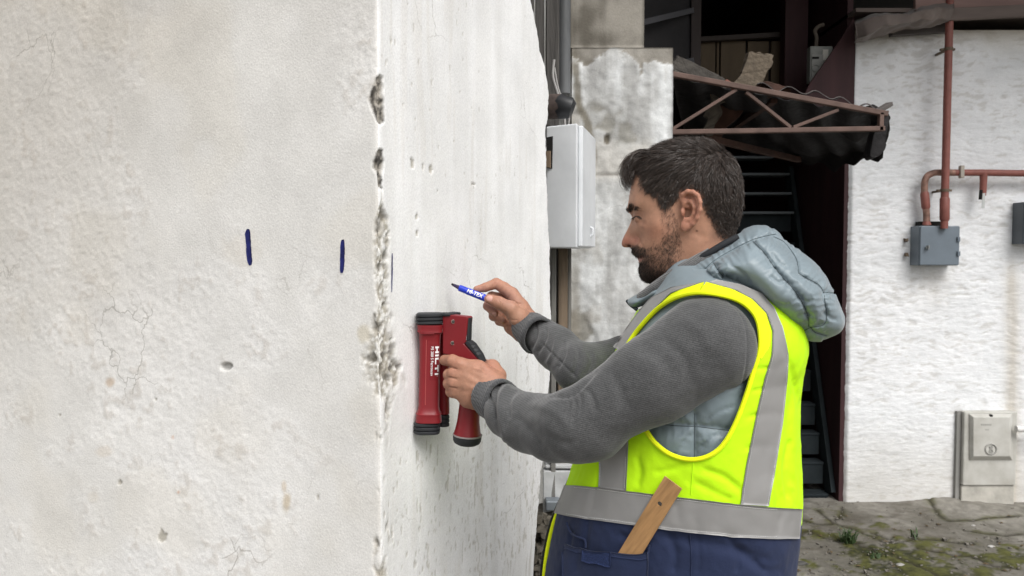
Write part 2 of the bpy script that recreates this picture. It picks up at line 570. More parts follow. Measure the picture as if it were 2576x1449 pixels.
G[..., 2] = .008 * f1 + .004 * f2 - .007 * np.exp(-(crk / .012) ** 2) + .006 * moss * f2
mound = np.exp(-(((GX - mb[0] + .08) / .22) ** 2 + ((GY - mb[1]) / .16) ** 2))
G[..., 2] += .035 * mound * (1 + .5 * f2)
far = sstep(4, 12, np.hypot(GX, GY))
G[..., 2] *= (1 - far)
gm = wallmat('ground concrete', rough=.8, bump=.5, bscale=60, bdist=.006, var=.18, vscale=25, fine=.2)
ground = mk('ground', G.reshape(-1, 3), gridfaces(*GX.shape), gm, cols=gcol.reshape(-1, 3))
tag(ground, 'cracked mossy concrete yard in front of the white rendered wall', 'ground', kind='structure')

# ---------------- near white wall with the broken corner
W0 = np.array([-.2503, 1.5]); DL = np.array([-.9117, .411]); D2 = np.array([.411, .9117]); N2 = np.array([.9117, -.411]); NL = np.array([-.411, -.9117])
WP0 = np.array([*W0, 0]); WN2 = np.array([*N2, 0]); WNL = np.array([*NL, 0])
def zwall(poly, left):
    q = np.asarray(poly, float); return on_plane(q[:, 0], q[:, 1], WP0, WNL if left else WN2)
us = np.r_[-np.linspace(2.6, 1.3, 10), np.arange(-1.27, -.06, .0042), np.arange(-.06, .05, .0022), np.arange(.05, .9, .0042)]
us = np.r_[us, .9]
zs = np.r_[np.linspace(-.05, .7, 8), np.arange(.74, 2.28, .0031), np.linspace(2.3, 3.4, 8)]
# ragged far end of the right-hand face, traced as metres along the wall
ez = zwall([(1333,-30),(1335,0),(1350,75),(1358,130),(1372,170),(1381,240),(1378,300),(1372,330),(1376,480),(1383,640),(1385,800),(1382,950),(1372,1100),(1362,1180),(1352,1290),(1340,1449)], False)
eu = (ez[:, :2] - W0) @ D2
order = np.argsort(ez[:, 2])
uend = np.interp(zs, ez[order, 2], eu[order])
uend = uend + .006 * fbm(np.stack([zs * 30, zs * 0], -1), 5) + .004 * fbm(np.stack([zs * 120, zs * 0], -1), 6)
UU, ZZ = np.meshgrid(us, zs, indexing='ij')
UU = np.where(UU > 0, UU / .9 * uend[None, :], UU)
k = .0022 + .0018 * (1 + fbm(np.stack([ZZ * 14, ZZ * 0], -1), 8))
sp = lambda x: k * np.logaddexp(0, x / k)
lf, rt = sp(-UU), sp(UU)
sig = 1 / (1 + np.exp(-UU / k))
Pw = np.zeros(UU.shape + (3,))
Pw[..., :2] = W0 + lf[..., None] * DL + rt[..., None] * D2
Pw[..., 2] = ZZ
Nw = np.zeros_like(Pw); Nw[..., :2] = (1 - sig)[..., None] * NL + sig[..., None] * N2
Nw /= np.linalg.norm(Nw, axis=-1, keepdims=True)
vx, vy = proj(Pw); PX = np.stack([vx, vy], -1)
q3 = np.stack([UU, ZZ, np.zeros_like(UU)], -1)
n1 = fbm(q3 * 3, 31, 4); n2 = fbm(q3 * 14, 32, 4); n3 = fbm(q3 * 55, 33, 3); n4 = fbm(q3 * 130, 34, 2)
right = sig > .5
streak = fbm(q3 * np.array([26, 1.6, 1]), 40, 4); streak2 = fbm(q3 * np.array([70, 5, 1]), 41, 3)
disp = .0010 * n1 + .0004 * n2 + .0002 * n3
roughm = sstep(-.1, .45, n1 + .5 * n2 + .6 * sstep(-.35, -1.1, UU) + .15 * np.cos(ZZ * 4)) * (~right)
disp += roughm * (.0006 * n3 + .0008 * n4)
disp = np.where(right, .0016 * n1 + .0006 * streak + .0003 * streak2, disp)
cl = lerp(np.array([.73, .717, .688]), np.array([.81, .80, .78]), sstep(-.4, .5, n1 + .5 * n2))
dirt = sstep(.05, 1.3, (-UU) * .8 + (ZZ - 1.55) * .9 + .45 * n1)
cl = lerp(cl, cl * np.array([.76, .735, .70]), dirt * (~right))
cl = lerp(cl, np.array([.47, .42, .36]), .34 * roughm * sstep(.05, .5, n3 * .8 + n2 * .5 - .1 + .2 * n4))
cl = lerp(cl, cl * np.array([1.02, 1.0, .96]) * .95, sstep(.1, .4, fbm(q3 * 5, 37, 3)) * .6)
cr = lerp(np.array([.80, .797, .785]), np.array([.86, .86, .855]), sstep(-.4, .4, streak + .3 * n2))
cr = lerp(cr, np.array([.68, .65, .60]), .3 * sstep(.25, .6, streak2 + .5 * n1))
# flaked specks low on the right face
fl = sstep(.40, .48, fbm(q3 * np.array([150, 45, 1]), 44, 3) + .30 * sstep(1.5, .95, ZZ) - .24 + .30 * n1)
cr = lerp(cr, np.array([.44, .41, .35]), .55 * fl); disp -= np.where(right, .0012 * fl, 0)
col_ = np.where(right[..., None], cr, cl)
# stains on the left face
for (x, y, rx, ry, c, a) in ((277,962,13,15,(.56,.44,.33),.75), (722,1265,15,32,(.58,.49,.36),.8), (715,1225,8,18,(.6,.5,.38),.6), (450,1238,5,6,(.7,.4,.25),.6), (435,1100,4,5,(.7,.45,.3),.5), (265,1135,22,16,(.66,.58,.48),.4), (235,1250,20,20,(.66,.6,.5),.3), (610,630,60,50,(.66,.61,.53),.35), (915,840,20,26,(.6,.55,.44),.7)):
    d_ = np.hypot((vx - x) / rx, (vy - y) / ry) + .5 * n2 + .3 * n3
    col_ = lerp(col_, np.array(c), a * sstep(1.15, .5, d_) * (~right))
# the drilled dent and its rim
d_ = np.hypot((vx - 569) / 15, (vy - 922) / 13) + .35 * n3
hole = sstep(1.05, .8, d_) * (~right)
disp -= .007 * hole; col_ = lerp(col_, np.array([.36, .35, .33]), .8 * hole)
for (x, y, rx, ry) in ((1038,411,6,13),(1064,420,3,9),(1084,426,5,12),(1049,545,4,7),(1050,588,3,12),(1100,480,2,4),(627,1192,2.5,3),(553,1040,2,2),(800,1252,4,12),(150,1045,2,3),(392,1004,3,4),(1190,463,7,2),(407,1350,14,16),(300,1216,6,8)):
    h_ = sstep(1.15, .8, np.hypot((vx - x) / (rx * .7), (vy - y) / (ry * .85)) + .6 * n3 + .5 * n4)
    disp -= .003 * h_; col_ = lerp(col_, np.array([.38, .35, .29]), .75 * h_)
# plaster broken off the corner
def z7(p):
    p = np.asarray(p, float); return np.stack([(1230 + p[..., 0] / 2.784) * .73182, (200 + p[..., 1] / 2.784) * .73182], -1)
chip = np.zeros(UU.shape)
wob = np.stack([n2 * 5 + n3 * 3, n3 * 4], -1)
near = np.abs(UU) < .12
for poly in ([(215,150),(250,190),(262,280),(255,600),(205,640),(160,590),(120,480),(105,400),(130,330),(180,190)],
             [(195,860),(245,880),(250,1060),(240,1180),(230,1245),(185,1230),(172,1130),(160,1085),(130,1060),(126,980),(160,900)]):
    chip = np.maximum(chip, np.where(near, sstep(-1.5, 4, sdist(PX + wob, z7(poly))), 0))
grit = fbm(q3 * 70, 51, 4)
disp -= chip * (.0055 + .006 * grit + .004 * n4 + .002 * fbm(q3 * 260, 58, 2))
cchip = lerp(np.array([.045, .04, .034]), np.array([.36, .33, .285]), sstep(-.4, .55, grit + .8 * n4))
col_ = lerp(col_, cchip, np.clip(chip * 1.2, 0, 1) * .97)
# crumbling arris lower down
env = sstep(480, 560, vy) * np.interp(vy.ravel(), [480, 600, 760, 850, 960, 1050, 1150, 1449], [10, 22, 16, 38, 52, 20, 17, 22]).reshape(vy.shape)
ar = sstep(1.15, .55, np.abs(vx - 962) / np.maximum(env, 1) + .55 * n2 + .4 * n3) * near * (vy > 470)
ar = ar * sstep(-.35, .15, fbm(np.stack([UU * 25, ZZ * 16, UU * 0], -1), 63, 3) + .25 * n3 + .35 * sstep(30, 45, env))
disp += ar * (.0018 * grit + .0024 * n4 + .0016 * fbm(q3 * 260, 58, 2) - .003)
col_ = lerp(col_, lerp(np.array([.36, .33, .27]), np.array([.72, .71, .675]), sstep(-.3, .35, grit + .7 * n4 + .6 * fbm(q3 * 240, 59, 2))), ar * .9)
pit = ar * sstep(.12, .4, fbm(q3 * 40, 57, 3) + .25 * grit)
disp -= .006 * pit; col_ = lerp(col_, np.array([.15, .135, .11]), .8 * pit)
Pw += Nw * disp[..., None]
nu, nz = UU.shape
# turn the end of the wall back into the yard
endc = []
for b in (.012, .03, .07, .14, .3):
    e_ = Pw[-1].copy()
    e_[:, :2] += -N2 * b + D2 * (.01 * fbm(np.stack([zs * 40, zs * 0 + b * 30], -1), 61))[:, None]
    endc.append(e_)
endc = np.stack(endc, 0)
Pall = np.concatenate([Pw, endc], 0)
Call = np.concatenate([col_, np.tile(np.array([.34, .32, .28]), (5, nz, 1)) * (1 + .3 * fbm(endc * 30, 66))[..., None]], 0)
wm = wallmat('aged white plaster', crack=.5, cscale=6.5, bump=.25, bscale=240, fine=.12)
root = thing('plaster_wall', 'white plaster wall with broken corner edge and blue marker strokes', 'wall', (*W0, 0))
mk('wall_face', Pall.reshape(-1, 3), gridfaces(nu + 5, nz), wm, root, cols=Call.reshape(-1, 3))
mcore = mat('rubble core', (.3, .28, .25))
cb = MB().prism([np.array([*(W0 + DL * a + D2 * b), -.05]) for a, b in ((.03, .06), (2.6, .06), (2.6, .6), (.3, .6), (.3, .62), (.03, .62))], (0, 0, 3.42))
cb.build('wall_core', mcore, root)
# marker strokes: thin ink ribbons a hair above the plaster
ink = mat('blue ink', (.012, .016, .13), rough=.6, var=.6, vscale=55, bump=0)
bv_wall = BVHTree.FromPolygons([tuple(p) for p in Pall.reshape(-1, 3)], [tuple(f) for f in gridfaces(nu + 5, nz)])
def ray_hit(bv, x, y, off=.0):
    d = ray(x, y); d = Vector(d / np.linalg.norm(d))
    h = bv.ray_cast(Vector(CAM), d)
    if h[0] is None: return None, None
    n = h[1]
    if n.dot(d) > 0: n = -n
    return np.array(h[0]) + off * np.array(n), np.array(n)
def patch(bv, left, right_, nl, nw, off=.002, name=None, mat_=None, parent=None, thick=0.0012, smoothit=2, label=None):
    """cloth or ink strip between two picture-plane edge lines, laid on a surface"""
    A = resample(left, nl); B = resample(right_, nl)
    Gp = np.full((nl, nw, 3), np.nan); Gn = np.zeros((nl, nw, 3))
    for i in range(nl):
        for j in range(nw):
            p = A[i] + (B[i] - A[i]) * j / (nw - 1)
            h, n = ray_hit(bv, p[0], p[1])
            if h is not None: Gp[i, j] = h; Gn[i, j] = n
    bad = np.isnan(Gp[..., 0])
    if bad.any():
        good = np.argwhere(~bad)
        for i, j in np.argwhere(bad):
            g = good[np.argmin(((good - (i, j)) ** 2).sum(1))]
            Q = Gp[tuple(g)]; p = A[i] + (B[i] - A[i]) * j / (nw - 1)
            d = ray(p[0], p[1]); kk = ((Q - CAM) @ _F) / (d @ _F)
            Gp[i, j] = CAM + d * kk; Gn[i, j] = Gn[tuple(g)]
    for _ in range(smoothit):
        H = Gp.copy(); H[1:-1] = .5 * Gp[1:-1] + .25 * (Gp[:-2] + Gp[2:])
        dep = ((H - CAM) @ _F)
        dd = (Gp - CAM); Gp = CAM + dd * (dep / (dd @ _F))[..., None]
        Gn[1:-1] = .5 * Gn[1:-1] + .25 * (Gn[:-2] + Gn[2:])
    Gn /= np.maximum(np.linalg.norm(Gn, axis=-1, keepdims=True), 1e-9)
    top = Gp + Gn * (off + thick)
    V, F = closed_sheet(top, -Gn * thick)
    if name is None: return top, Gn
    return mk(name, V, F, mat_, parent, True, label=label)
for lft, rgt, lab in (([(619,576),(616,590),(619,610),(620,640),(624,668)], [(630,576),(631,600),(634,640),(636,666)], 'dark blue marker stroke with a blob near its top'),
                 ([(857,604),(856,640),(855,688)], [(868,602),(868,640),(866,685)], 'blue marker stroke fading at its foot'),
                 ([(984.5,637),(984,690),(984,735)], [(987,637),(987,690),(985.5,735)], 'hairline blue marker stroke just round the corner')):
    lft = resample(np.array(lft, float), 15); rgt = resample(np.array(rgt, float), 15)
    mid_ = (lft + rgt) / 2; tw = np.r_[.55, .9, np.ones(11), .9, .5][:, None]
    lft = mid_ + (lft - mid_) * tw * rng.uniform(.88, 1.04, (15, 1)); rgt = mid_ + (rgt - mid_) * tw * rng.uniform(.88, 1.04, (15, 1))
    patch(bv_wall, lft, rgt, 30, 5, .0006, 'marker_stroke', ink, root, .0004, 1, lab)

# ---------------- dark timber, downpipe and clutter in the gap
timber = mat('weathered timber', (.085, .08, .075), rough=.9, var=.5, vscale=9, stretch=(9, 9, .5), bump=.7, bscale=40, bdist=.006)
gz = lambda x, Y: at_y(x, 724, Y)[0]
tb = thing('timber_boarding', 'dark grey weathered vertical boards behind the wall end', 'boarding', (gz(1345, 2.62), 2.62, 0))
for i, (a, b) in enumerate(((1312, 1345), (1346, 1372), (1373, 1408))):
    x0, x1 = gz(a, 2.6), gz(b, 2.6)
    zb = 1.98 if i == 1 else (1.9 if i == 2 else 2.0)
    MB().box((x0, 2.6 + .012 * (i % 2), zb), (x1 - .003, 2.64, 3.3), .002).build('board', timber, tb, bevel=.003)
pvc = mat('grey plastic pipe', (.125, .13, .133), rough=.5, var=.45, vscale=9, stretch=(1, 1, .4), bump=.05)
a_, b_ = at_y(1421, -120, 2.66), at_y(1420, 236, 2.66)
dp = MB().tube([a_, (a_ + b_) / 2, b_], at_y(1436, 0, 2.66)[0] - at_y(1421, 0, 2.66)[0], 20)
tag(dp.build('downpipe', pvc, None, True), 'grey plastic downpipe beside the bare concrete top of the pillar', 'pipe')
cabm = mat('grey cable', (.34, .33, .32), rough=.6, bump=0)
for pts, r, lb in (([(1394,150),(1391,190),(1400,225),(1412,262),(1420,300),(1421,318)], .0042, 'pale grey cable hanging left of the downpipe'),
               ([(1395,170),(1404,220),(1420,262),(1432,285),(1430,318)], .0028, 'thin grey cable curving across the downpipe foot')):
    p = np.array([at_y(x, y, 2.6) for x, y in spline(pts, 6)])
    tag(MB().tube(p, r, 8).build('cable', cabm, None, True), lb, 'cable')
rust = mat('rusty iron', (.075, .055, .048), rough=.8, var=.5, vscale=25, bump=.4, bscale=90)
blk = mat('black plastic', (.02, .021, .023), rough=.4, var=.2, bump=.1)
rp = thing('rusty_duct', 'rusty duct end wrapped in black plastic above the white cabinet', 'duct', at_y(1410, 270, 2.5))
MB().tube([at_y(1360, 268, 2.52), at_y(1392, 268, 2.5), at_y(1418, 267, 2.49)], [.037, .0385, .037], 20).build('duct', rust, rp, True)
p = MB().tube([at_y(1411, 268, 2.49), at_y(1422, 270, 2.48), at_y(1436, 272, 2.48), at_y(1444, 275, 2.48)], [.039, .036, .034, .02], 14)
p.v = [tuple(np.array(v) + .008 * fbm(np.array(v) * 40, 70)) for v in p.v]
p.build('plastic_wrap', blk, rp, True)

# ---------------- white cabinet
encl = mat('white enamel', (.68, .70, .72), rough=.4, var=.16, vscale=6, bump=.04, bscale=30)
dk = mat('dark void', (.015, .014, .013), rough=.9, var=0, bump=0)
cab = thing('metal_cabinet', 'white metal cabinet mounted high on the wall behind the worker', 'cabinet', at_y(1430, 630, 2.45))
FL_T, FR_T, FR_B, FL_B = at_y(1374, 313, 2.42), at_y(1452, 310, 2.36), at_y(1455, 624, 2.36), at_y(1381, 630, 2.42)
SR_T, SR_B = at_y(1489, 348, 2.66), at_y(1493, 620, 2.66)
top_ = FR_T[2]; bot_ = FR_B[2]
for P_ in (FL_T, FR_T, SR_T): P_[2] = top_
for P_ in (FL_B, FR_B, SR_B): P_[2] = bot_
fl, fr, sr = FL_T[:2], FR_T[:2], SR_T[:2]
bl = fl + (sr - fr)
MB().prism([(*fl, bot_), (*fr, bot_), (*sr, bot_), (*bl, bot_)], (0, 0, top_ - bot_)).build('case', encl, cab, bevel=.004)
ux = (fr - fl) / np.linalg.norm(fr - fl); un = np.array([ux[1], -ux[0]])
def fp(a, z, o): return (*(fl + ux * a + un * o), z)
wd = np.linalg.norm(fr - fl); H = top_ - bot_
us2 = (sr - fr) / np.linalg.norm(sr - fr); un2 = np.array([us2[1], -us2[0]]); wd2 = np.linalg.norm(sr - fr)
def sp_(a, z, o): return (*(fr + us2 * a + un2 * o), z)
MB().prism([sp_(.02, bot_ + .004, .0), sp_(wd2 * .98, bot_ + .004, 0), sp_(wd2 * .98, top_ - .004, 0), sp_(.02, top_ - .004, 0)], (*(un2 * .014), 0)).build('door', encl, cab, bevel=.004)
MB().prism([fp(0.003, top_ - .033, .0), fp(.024, top_ - .031, 0), fp(.022, top_ - .128, 0), fp(.003, top_ - .124, 0)], (*(un * .002), 0)).build('cutout_dark', dk, cab)  # black plate painted as the darkness inside the opening
MB().prism([fp(0.004, top_ - .075, .002), fp(.018, top_ - .075, .002), fp(.018, top_ - .125, .002), fp(.004, top_ - .122, .002)], (*(un * .006), 0)).build('wood_block', mat('raw wood', (.22, .16, .11)), cab)
MB().tube([sp_(.19, bot_ + .07, .010), sp_(.19, bot_ + .062, .021), sp_(.19, bot_ + .045, .022), sp_(.19, bot_ + .035, .010)], .004, 8).build('handle', encl, cab, True)
brs = mat('brown painted timber', (.20, .15, .105), rough=.8, var=.5, vscale=8, stretch=(6, 6, .6), bump=.4)
cst = thing('conduit_post', 'grey and brown timber posts standing under the white cabinet', 'post', (gz(1410, 2.6), 2.6, 0))
grp = mat('grey weathered post', (.21, .205, .19), rough=.85, var=.4, vscale=7, stretch=(6, 6, .6), bump=.4)
for a, b, yy, mm in ((1386, 1399, 2.55, grp), (1400, 1404, 2.62, dk), (1405, 1428, 2.58, brs), (1429, 1436, 2.61, grp)):  # the narrow black strip paints the shaded gap between posts
    MB().box((gz(a, yy), yy, 0), (gz(b, yy), yy + .05, bot_ + .04), .001).build('post', mm, cst, bevel=.003)

# ---------------- pillar of peeling plaster
def relief(name, x0, x1, Y, z0, z1, step, dispf, colf, m, parent=None, depth=.4, label=None):
    xs = np.arange(x0, x1 + step / 2, step); zz = np.arange(z0, z1 + step / 2, step)
    X, Z = np.meshgrid(xs, zz, indexing='ij')
    P = np.stack([X, np.full_like(X, Y), Z], -1)
    a, b = proj(P)
    q = np.stack([X, Z, np.zeros_like(X)], -1)
    d = dispf(q, a, b)
    P[..., 1] -= d
    c = colf(q, a, b, d)
    V, F = closed_sheet(P[:, ::-1], np.zeros(3))
    o = P.shape[0] * P.shape[1]; V[o:, 1] = Y + depth
    return mk(name, V, F, m, parent, True, cols=np.vstack([c[:, ::-1].reshape(-1, 3)] * 2), label=label)
YP = 2.9
pil = thing('plaster_pillar', 'peeling white pillar with bare concrete top beside the dark opening', 'pillar', (gz(1560, YP), YP, 0))
ptop = at_y(1600, 118, YP)[2]
lipx = [(1437,135),(1452,150),(1470,170),(1490,150),(1515,132),(1540,120),(1565,128),(1590,150),(1606,165),(1612,185),(1620,160),(1640,150),(1690,165)]
def pd(q, a, b):
    n_ = fbm(q * 6, 81, 4); m_ = fbm(q * 30, 82, 4)
    skin = sstep(-4, 5, b - np.interp(a, [p[0] for p in lipx], [p[1] for p in lipx]) + 16 * fbm(q * 25, 83) + 10 * fbm(q * 80, 94, 2))
    lost = sstep(.25, .4, fbm(q * 4.5, 84, 4) + .25 * np.exp(-((a - 1475) / 25) ** 2 - ((b - 850) / 40) ** 2) * 2)
    dd = .005 * n_ + .003 * m_ + .002 * fbm(q * 80, 80, 2) + .006 * skin - .005 * lost * skin
    dd += -.012 * sstep(1.1, .6, np.hypot((a - 1527) / 9, (b - 350) / 16) + .4 * m_)
    dd += -.006 * np.exp(-((b - 441 + 3 * n_) / 3) ** 2)
    return dd * sstep(116, 165, b)
def pc(q, a, b, d):
    n_ = fbm(q * 5, 85, 4); m_ = fbm(q * 22, 86, 4); v_ = fbm(q * np.array([18, 2, 1]), 87, 4)
    skin = sstep(-4, 5, b - np.interp(a, [p[0] for p in lipx], [p[1] for p in lipx]) + 16 * fbm(q * 25, 83) + 10 * fbm(q * 80, 94, 2))
    conc = lerp(np.array([.17, .155, .13]), np.array([.34, .32, .285]), sstep(-.5, .5, n_ + .5 * m_))
    wht = lerp(np.array([.40, .40, .39]), np.array([.68, .695, .695]), sstep(-.35, .4, v_ + .4 * m_))
    mid = sstep(330, 380, b) * sstep(470, 430, b)
    wht = lerp(wht, np.array([.55, .53, .49]), .75 * sstep(-.2, .4, n_ + .3) * mid)
    wht = lerp(wht, np.array([.33, .31, .275]), .8 * sstep(.05, .45, n_ + .6 * v_ + .3 * m_))
    lost = sstep(.25, .4, fbm(q * 4.5, 84, 4) + .25 * np.exp(-((a - 1475) / 25) ** 2 - ((b - 850) / 40) ** 2) * 2)
    wht = lerp(wht, np.array([.24, .23, .20]), .85 * lost * sstep(-.3, .2, m_))
    c = lerp(conc, wht, skin)
    c = lerp(c, np.array([.14, .125, .10]), sstep(1.1, .6, np.hypot((a - 1527) / 9, (b - 350) / 16) + .4 * m_))
    c = lerp(c, np.array([.3, .28, .25]), .8 * np.exp(-((b - 441 + 3 * fbm(q * 6, 81, 4)) / 3) ** 2))
    c = c * (1 + .16 * fbm(q * 60, 90, 3) + .14 * fbm(q * np.array([45, 4, 1]), 93, 3))[..., None]
    # dark damp stains hugging the left edge
    c = lerp(c, np.array([.17, .15, .11]), .85 * sstep(14, 3, np.abs(a - np.interp(b, [0,130,260,310,420], [1432,1444,1455,1478,1500])) + 8 * m_) * sstep(120, 170, b) * sstep(440, 380, b))
    c = lerp(c, np.array([.30, .27, .22]), .6 * sstep(25, 5, np.abs(a - np.interp(b, [640, 1000], [1440, 1445])) + 8 * m_) * sstep(600, 700, b))
    return c
pm = wallmat('peeling plaster', crack=.6, cscale=5, bump=.4, bscale=110)
relief('pillar_shaft', gz(1437, YP), gz(1687, YP), YP, 0, ptop, .007, pd, pc, pm, pil, .5)
relief('pillar_head', gz(1434, YP), gz(1620, YP), YP + .003, ptop - .002, 3.4, .012, lambda q, a, b: .006 * fbm(q * 8, 88, 5), lambda q, a, b, d: lerp(np.array([.13, .118, .098]), np.array([.29, .27, .235]), sstep(-.5, .5, fbm(q * 5, 85, 4) + .6 * fbm(q * 22, 86, 4) + .5 * fbm(q * np.array([30, 3, 1]), 89, 3))), pm, pil, .45)
# wall between pillar and white wall, behind the boards
relief('infill_wall', -.55, gz(1440, 3.0), 3.05, 0, 3.4, .02, lambda q, a, b: .006 * fbm(q * 8, 91), lambda q, a, b, d: lerp(np.array([.32, .31, .29]), np.array([.58, .58, .56]), sstep(-.4, .4, fbm(q * 6, 92, 4))), pm, pil, .3)

# low board with a latch, under the elbow
lb = thing('meter_cover', 'low grey white cover board with metal latch behind the yellow vest', 'cover', at_y(1410, 1449, 2.62))
gbm = mat('chalky board', (.52, .53, .53), rough=.7, var=.3, vscale=12, bump=.3)
MB().box((gz(1368, 2.55), 2.55, at_y(1400, 1302, 2.55)[2]), (gz(1500, 2.55), 2.6, at_y(1400, 1186, 2.55)[2]), .0015).build('board', gbm, lb, bevel=.003)
MB().box((gz(1374, 2.5), 2.5, at_y(1400, 1286, 2.5)[2]), (gz(1411, 2.5), 2.549, at_y(1400, 1261, 2.5)[2])).build('latch', mat('zinc', (.27, .30, .33), .5, .6, bump=.1), lb, bevel=.004)
MB().box((gz(1384, 2.56), 2.56, 0), (gz(1520, 2.56), 2.62, at_y(1400, 1304, 2.56)[2]), .002).build('plinth', pvc if False else mat('dusty stone', (.34, .33, .30), var=.4, vscale=20, bump=.6, bscale=40, bdist=.01), lb)
q = MB().box((gz(1372, 2.56), 2.56, at_y(1400, 1180, 2.56)[2]), (gz(1520, 2.56), 2.64, at_y(1400, 1166, 2.56)[2]), .006)
q.build('cap_board', gbm, lb, bevel=.004)
# pile of dark rubble in the gap
rb = MB()
for i in range(150):
    c = at_y(rng.uniform(1345, 1392), rng.uniform(1300, 1470), rng.uniform(2.42, 2.5)); r = rng.uniform(.006, .018)
    a = rng.normal(size=(8, 3)); a /= np.linalg.norm(a, axis=1, keepdims=True)
    B = np.array([(-1,-1,-1),(1,-1,-1),(1,1,-1),(-1,1,-1),(-1,-1,1),(1,-1,1),(1,1,1),(-1,1,1)]) * .7
    rb.add(c + r * (B + .35 * a), [(0,3,2,1),(4,5,6,7),(0,1,5,4),(1,2,6,5),(2,3,7,6),(3,0,4,7)])
rb.prism([at_y(1342, 1300, 2.53), at_y(1392, 1290, 2.53), at_y(1400, 1500, 2.45), at_y(1330, 1500, 2.45)], (0, .12, 0))
tag(rb.build('rubble', mat('dark rubble', (.13, .115, .09), var=.6, vscale=60, bump=.5), None, False), 'dark loose rubble heaped in the gap beside the white wall', 'rubble', kind='stuff')

# ---------------- the dark shed behind
YR = 4.9
XR = gz(2131, YR)
shed = thing('shed', 'dark open shed with maroon side wall between pillar and white building', 'shed', (1.5, 6.0, 0))
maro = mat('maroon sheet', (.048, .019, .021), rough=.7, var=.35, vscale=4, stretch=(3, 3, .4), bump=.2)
sdk = mat('near black boards', (.022, .02, .021), rough=.9, var=.4, vscale=6, bump=.3)  # near-black tone for the shed's inner faces
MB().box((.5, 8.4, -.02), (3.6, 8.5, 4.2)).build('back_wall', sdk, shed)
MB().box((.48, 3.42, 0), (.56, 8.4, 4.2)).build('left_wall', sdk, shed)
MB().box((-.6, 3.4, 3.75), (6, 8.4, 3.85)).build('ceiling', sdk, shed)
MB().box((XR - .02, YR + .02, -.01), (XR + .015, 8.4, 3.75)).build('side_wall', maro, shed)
# horizontal boards up on the left; paler battens paint in their lit upper edges
for y0, y1 in ((58, 26), (180, 152), (-40, -70)):
    MB().beam(at_y(1610, y0, 4.3), at_y(1742, y1, 4.7), .02, .03).build('batten', mat('grey batten', (.055, .055, .06), .7), shed)
for k_, (y0, y1) in enumerate(((55, 178), (-70, 52))):
    MB().prism([at_y(1600, y0 + 8, 4.38), at_y(1748, y0 - 22, 4.75), at_y(1748, y1 - 26, 4.75), at_y(1600, y1 + 2, 4.38)], (0, .02, 0)).build('board', mat('dark board', (.016, .015, .016), .8, var=.4), shed)
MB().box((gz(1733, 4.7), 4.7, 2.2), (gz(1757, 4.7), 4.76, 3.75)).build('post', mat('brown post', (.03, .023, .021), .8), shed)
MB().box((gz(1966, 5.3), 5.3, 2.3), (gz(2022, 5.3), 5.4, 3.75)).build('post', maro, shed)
# papered partition of tan boards
pt = thing('board_partition', 'tan vertical boards in a dark frame inside the shed', 'partition', at_y(1860, 200, 5.5))
tan = mat('tan hardboard', (.12, .088, .054), rough=.7, var=.25, vscale=5, stretch=(3, 3, .5), bump=.15)
frm = mat('dark frame', (.06, .048, .042), rough=.7, var=.3)
YB = 5.5
for a, b, o in ((1757, 1793, 0), (1797, 1803, .004), (1807, 1868, 0), (1874, 1926, .003), (1932, 1985, 0)):
    MB().box((gz(a, YB), YB + o, at_y(0, 300, YB)[2]), (gz(b, YB), YB + .03, at_y(0, 103, YB)[2])).build('board', tan, pt, bevel=.002)
MB().beam(at_y(1752, 101, YB - .03), at_y(1968, 88, YB - .03), .05, .03).build('top_rail', frm, pt)
MB().box((gz(1962, YB), YB - .04, at_y(0, 300, YB)[2]), (gz(1972, YB), YB + .01, at_y(0, 86, YB)[2])).build('stile', frm, pt)
MB().box((gz(1744, YB), YB + .035, at_y(0, 310, YB)[2]), (gz(1990, YB), YB + .05, at_y(0, 100, YB)[2])).build('backing', sdk, pt)
# electricity meter
em = thing('electricity_meter', 'pale grey electricity meter on the dark shed wall', 'meter', at_y(2058, 220, 4.75))
mg = mat('pale grey plastic', (.25, .255, .235), rough=.5, var=.2, vscale=20, bump=.05)
YM = 5.02
def mbx(x0, y0, x1, y1, Y, d): a = at_y(x0, y1, Y); b = at_y(x1, y0, Y); return (a[0], Y - d, a[2]), (b[0], Y, b[2])
MB().box(*mbx(2028, 122, 2086, 212, YM, .06)).build('case', mg, em, bevel=.006)
MB().box(*mbx(2040, 138, 2070, 205, YM - .06, .008)).build('face_plate', mat('meter face', (.28, .28, .26), .5), em, bevel=.002)
MB().box(*mbx(2043, 143, 2060, 148, YM - .068, .004)).build('display', dk, em)
MB().box(*mbx(2069, 125, 2083, 152, YM - .06, .006)).build('paper_tag', mat('paper tag', (.6, .58, .52), .8), em)
p = np.array([at_y(x, y, YM - .068) for x, y in ((2052 + 9 * math.cos(a), 172 + 9 * math.sin(a)) for a in np.linspace(0, 2 * math.pi, 16))])
MB().tube(p, .004, 6, False).build('dial_ring', mg, em, True)
p = [at_y(x, y, YM + .02) for x, y in spline([(2052, 122), (2054, 95), (2050, 78), (2060, 66), (2072, 62)], 5)]
MB().tube(p, .012, 8).build('lead_cable', mat('brown lead', (.12, .10, .08), .8), em, True)

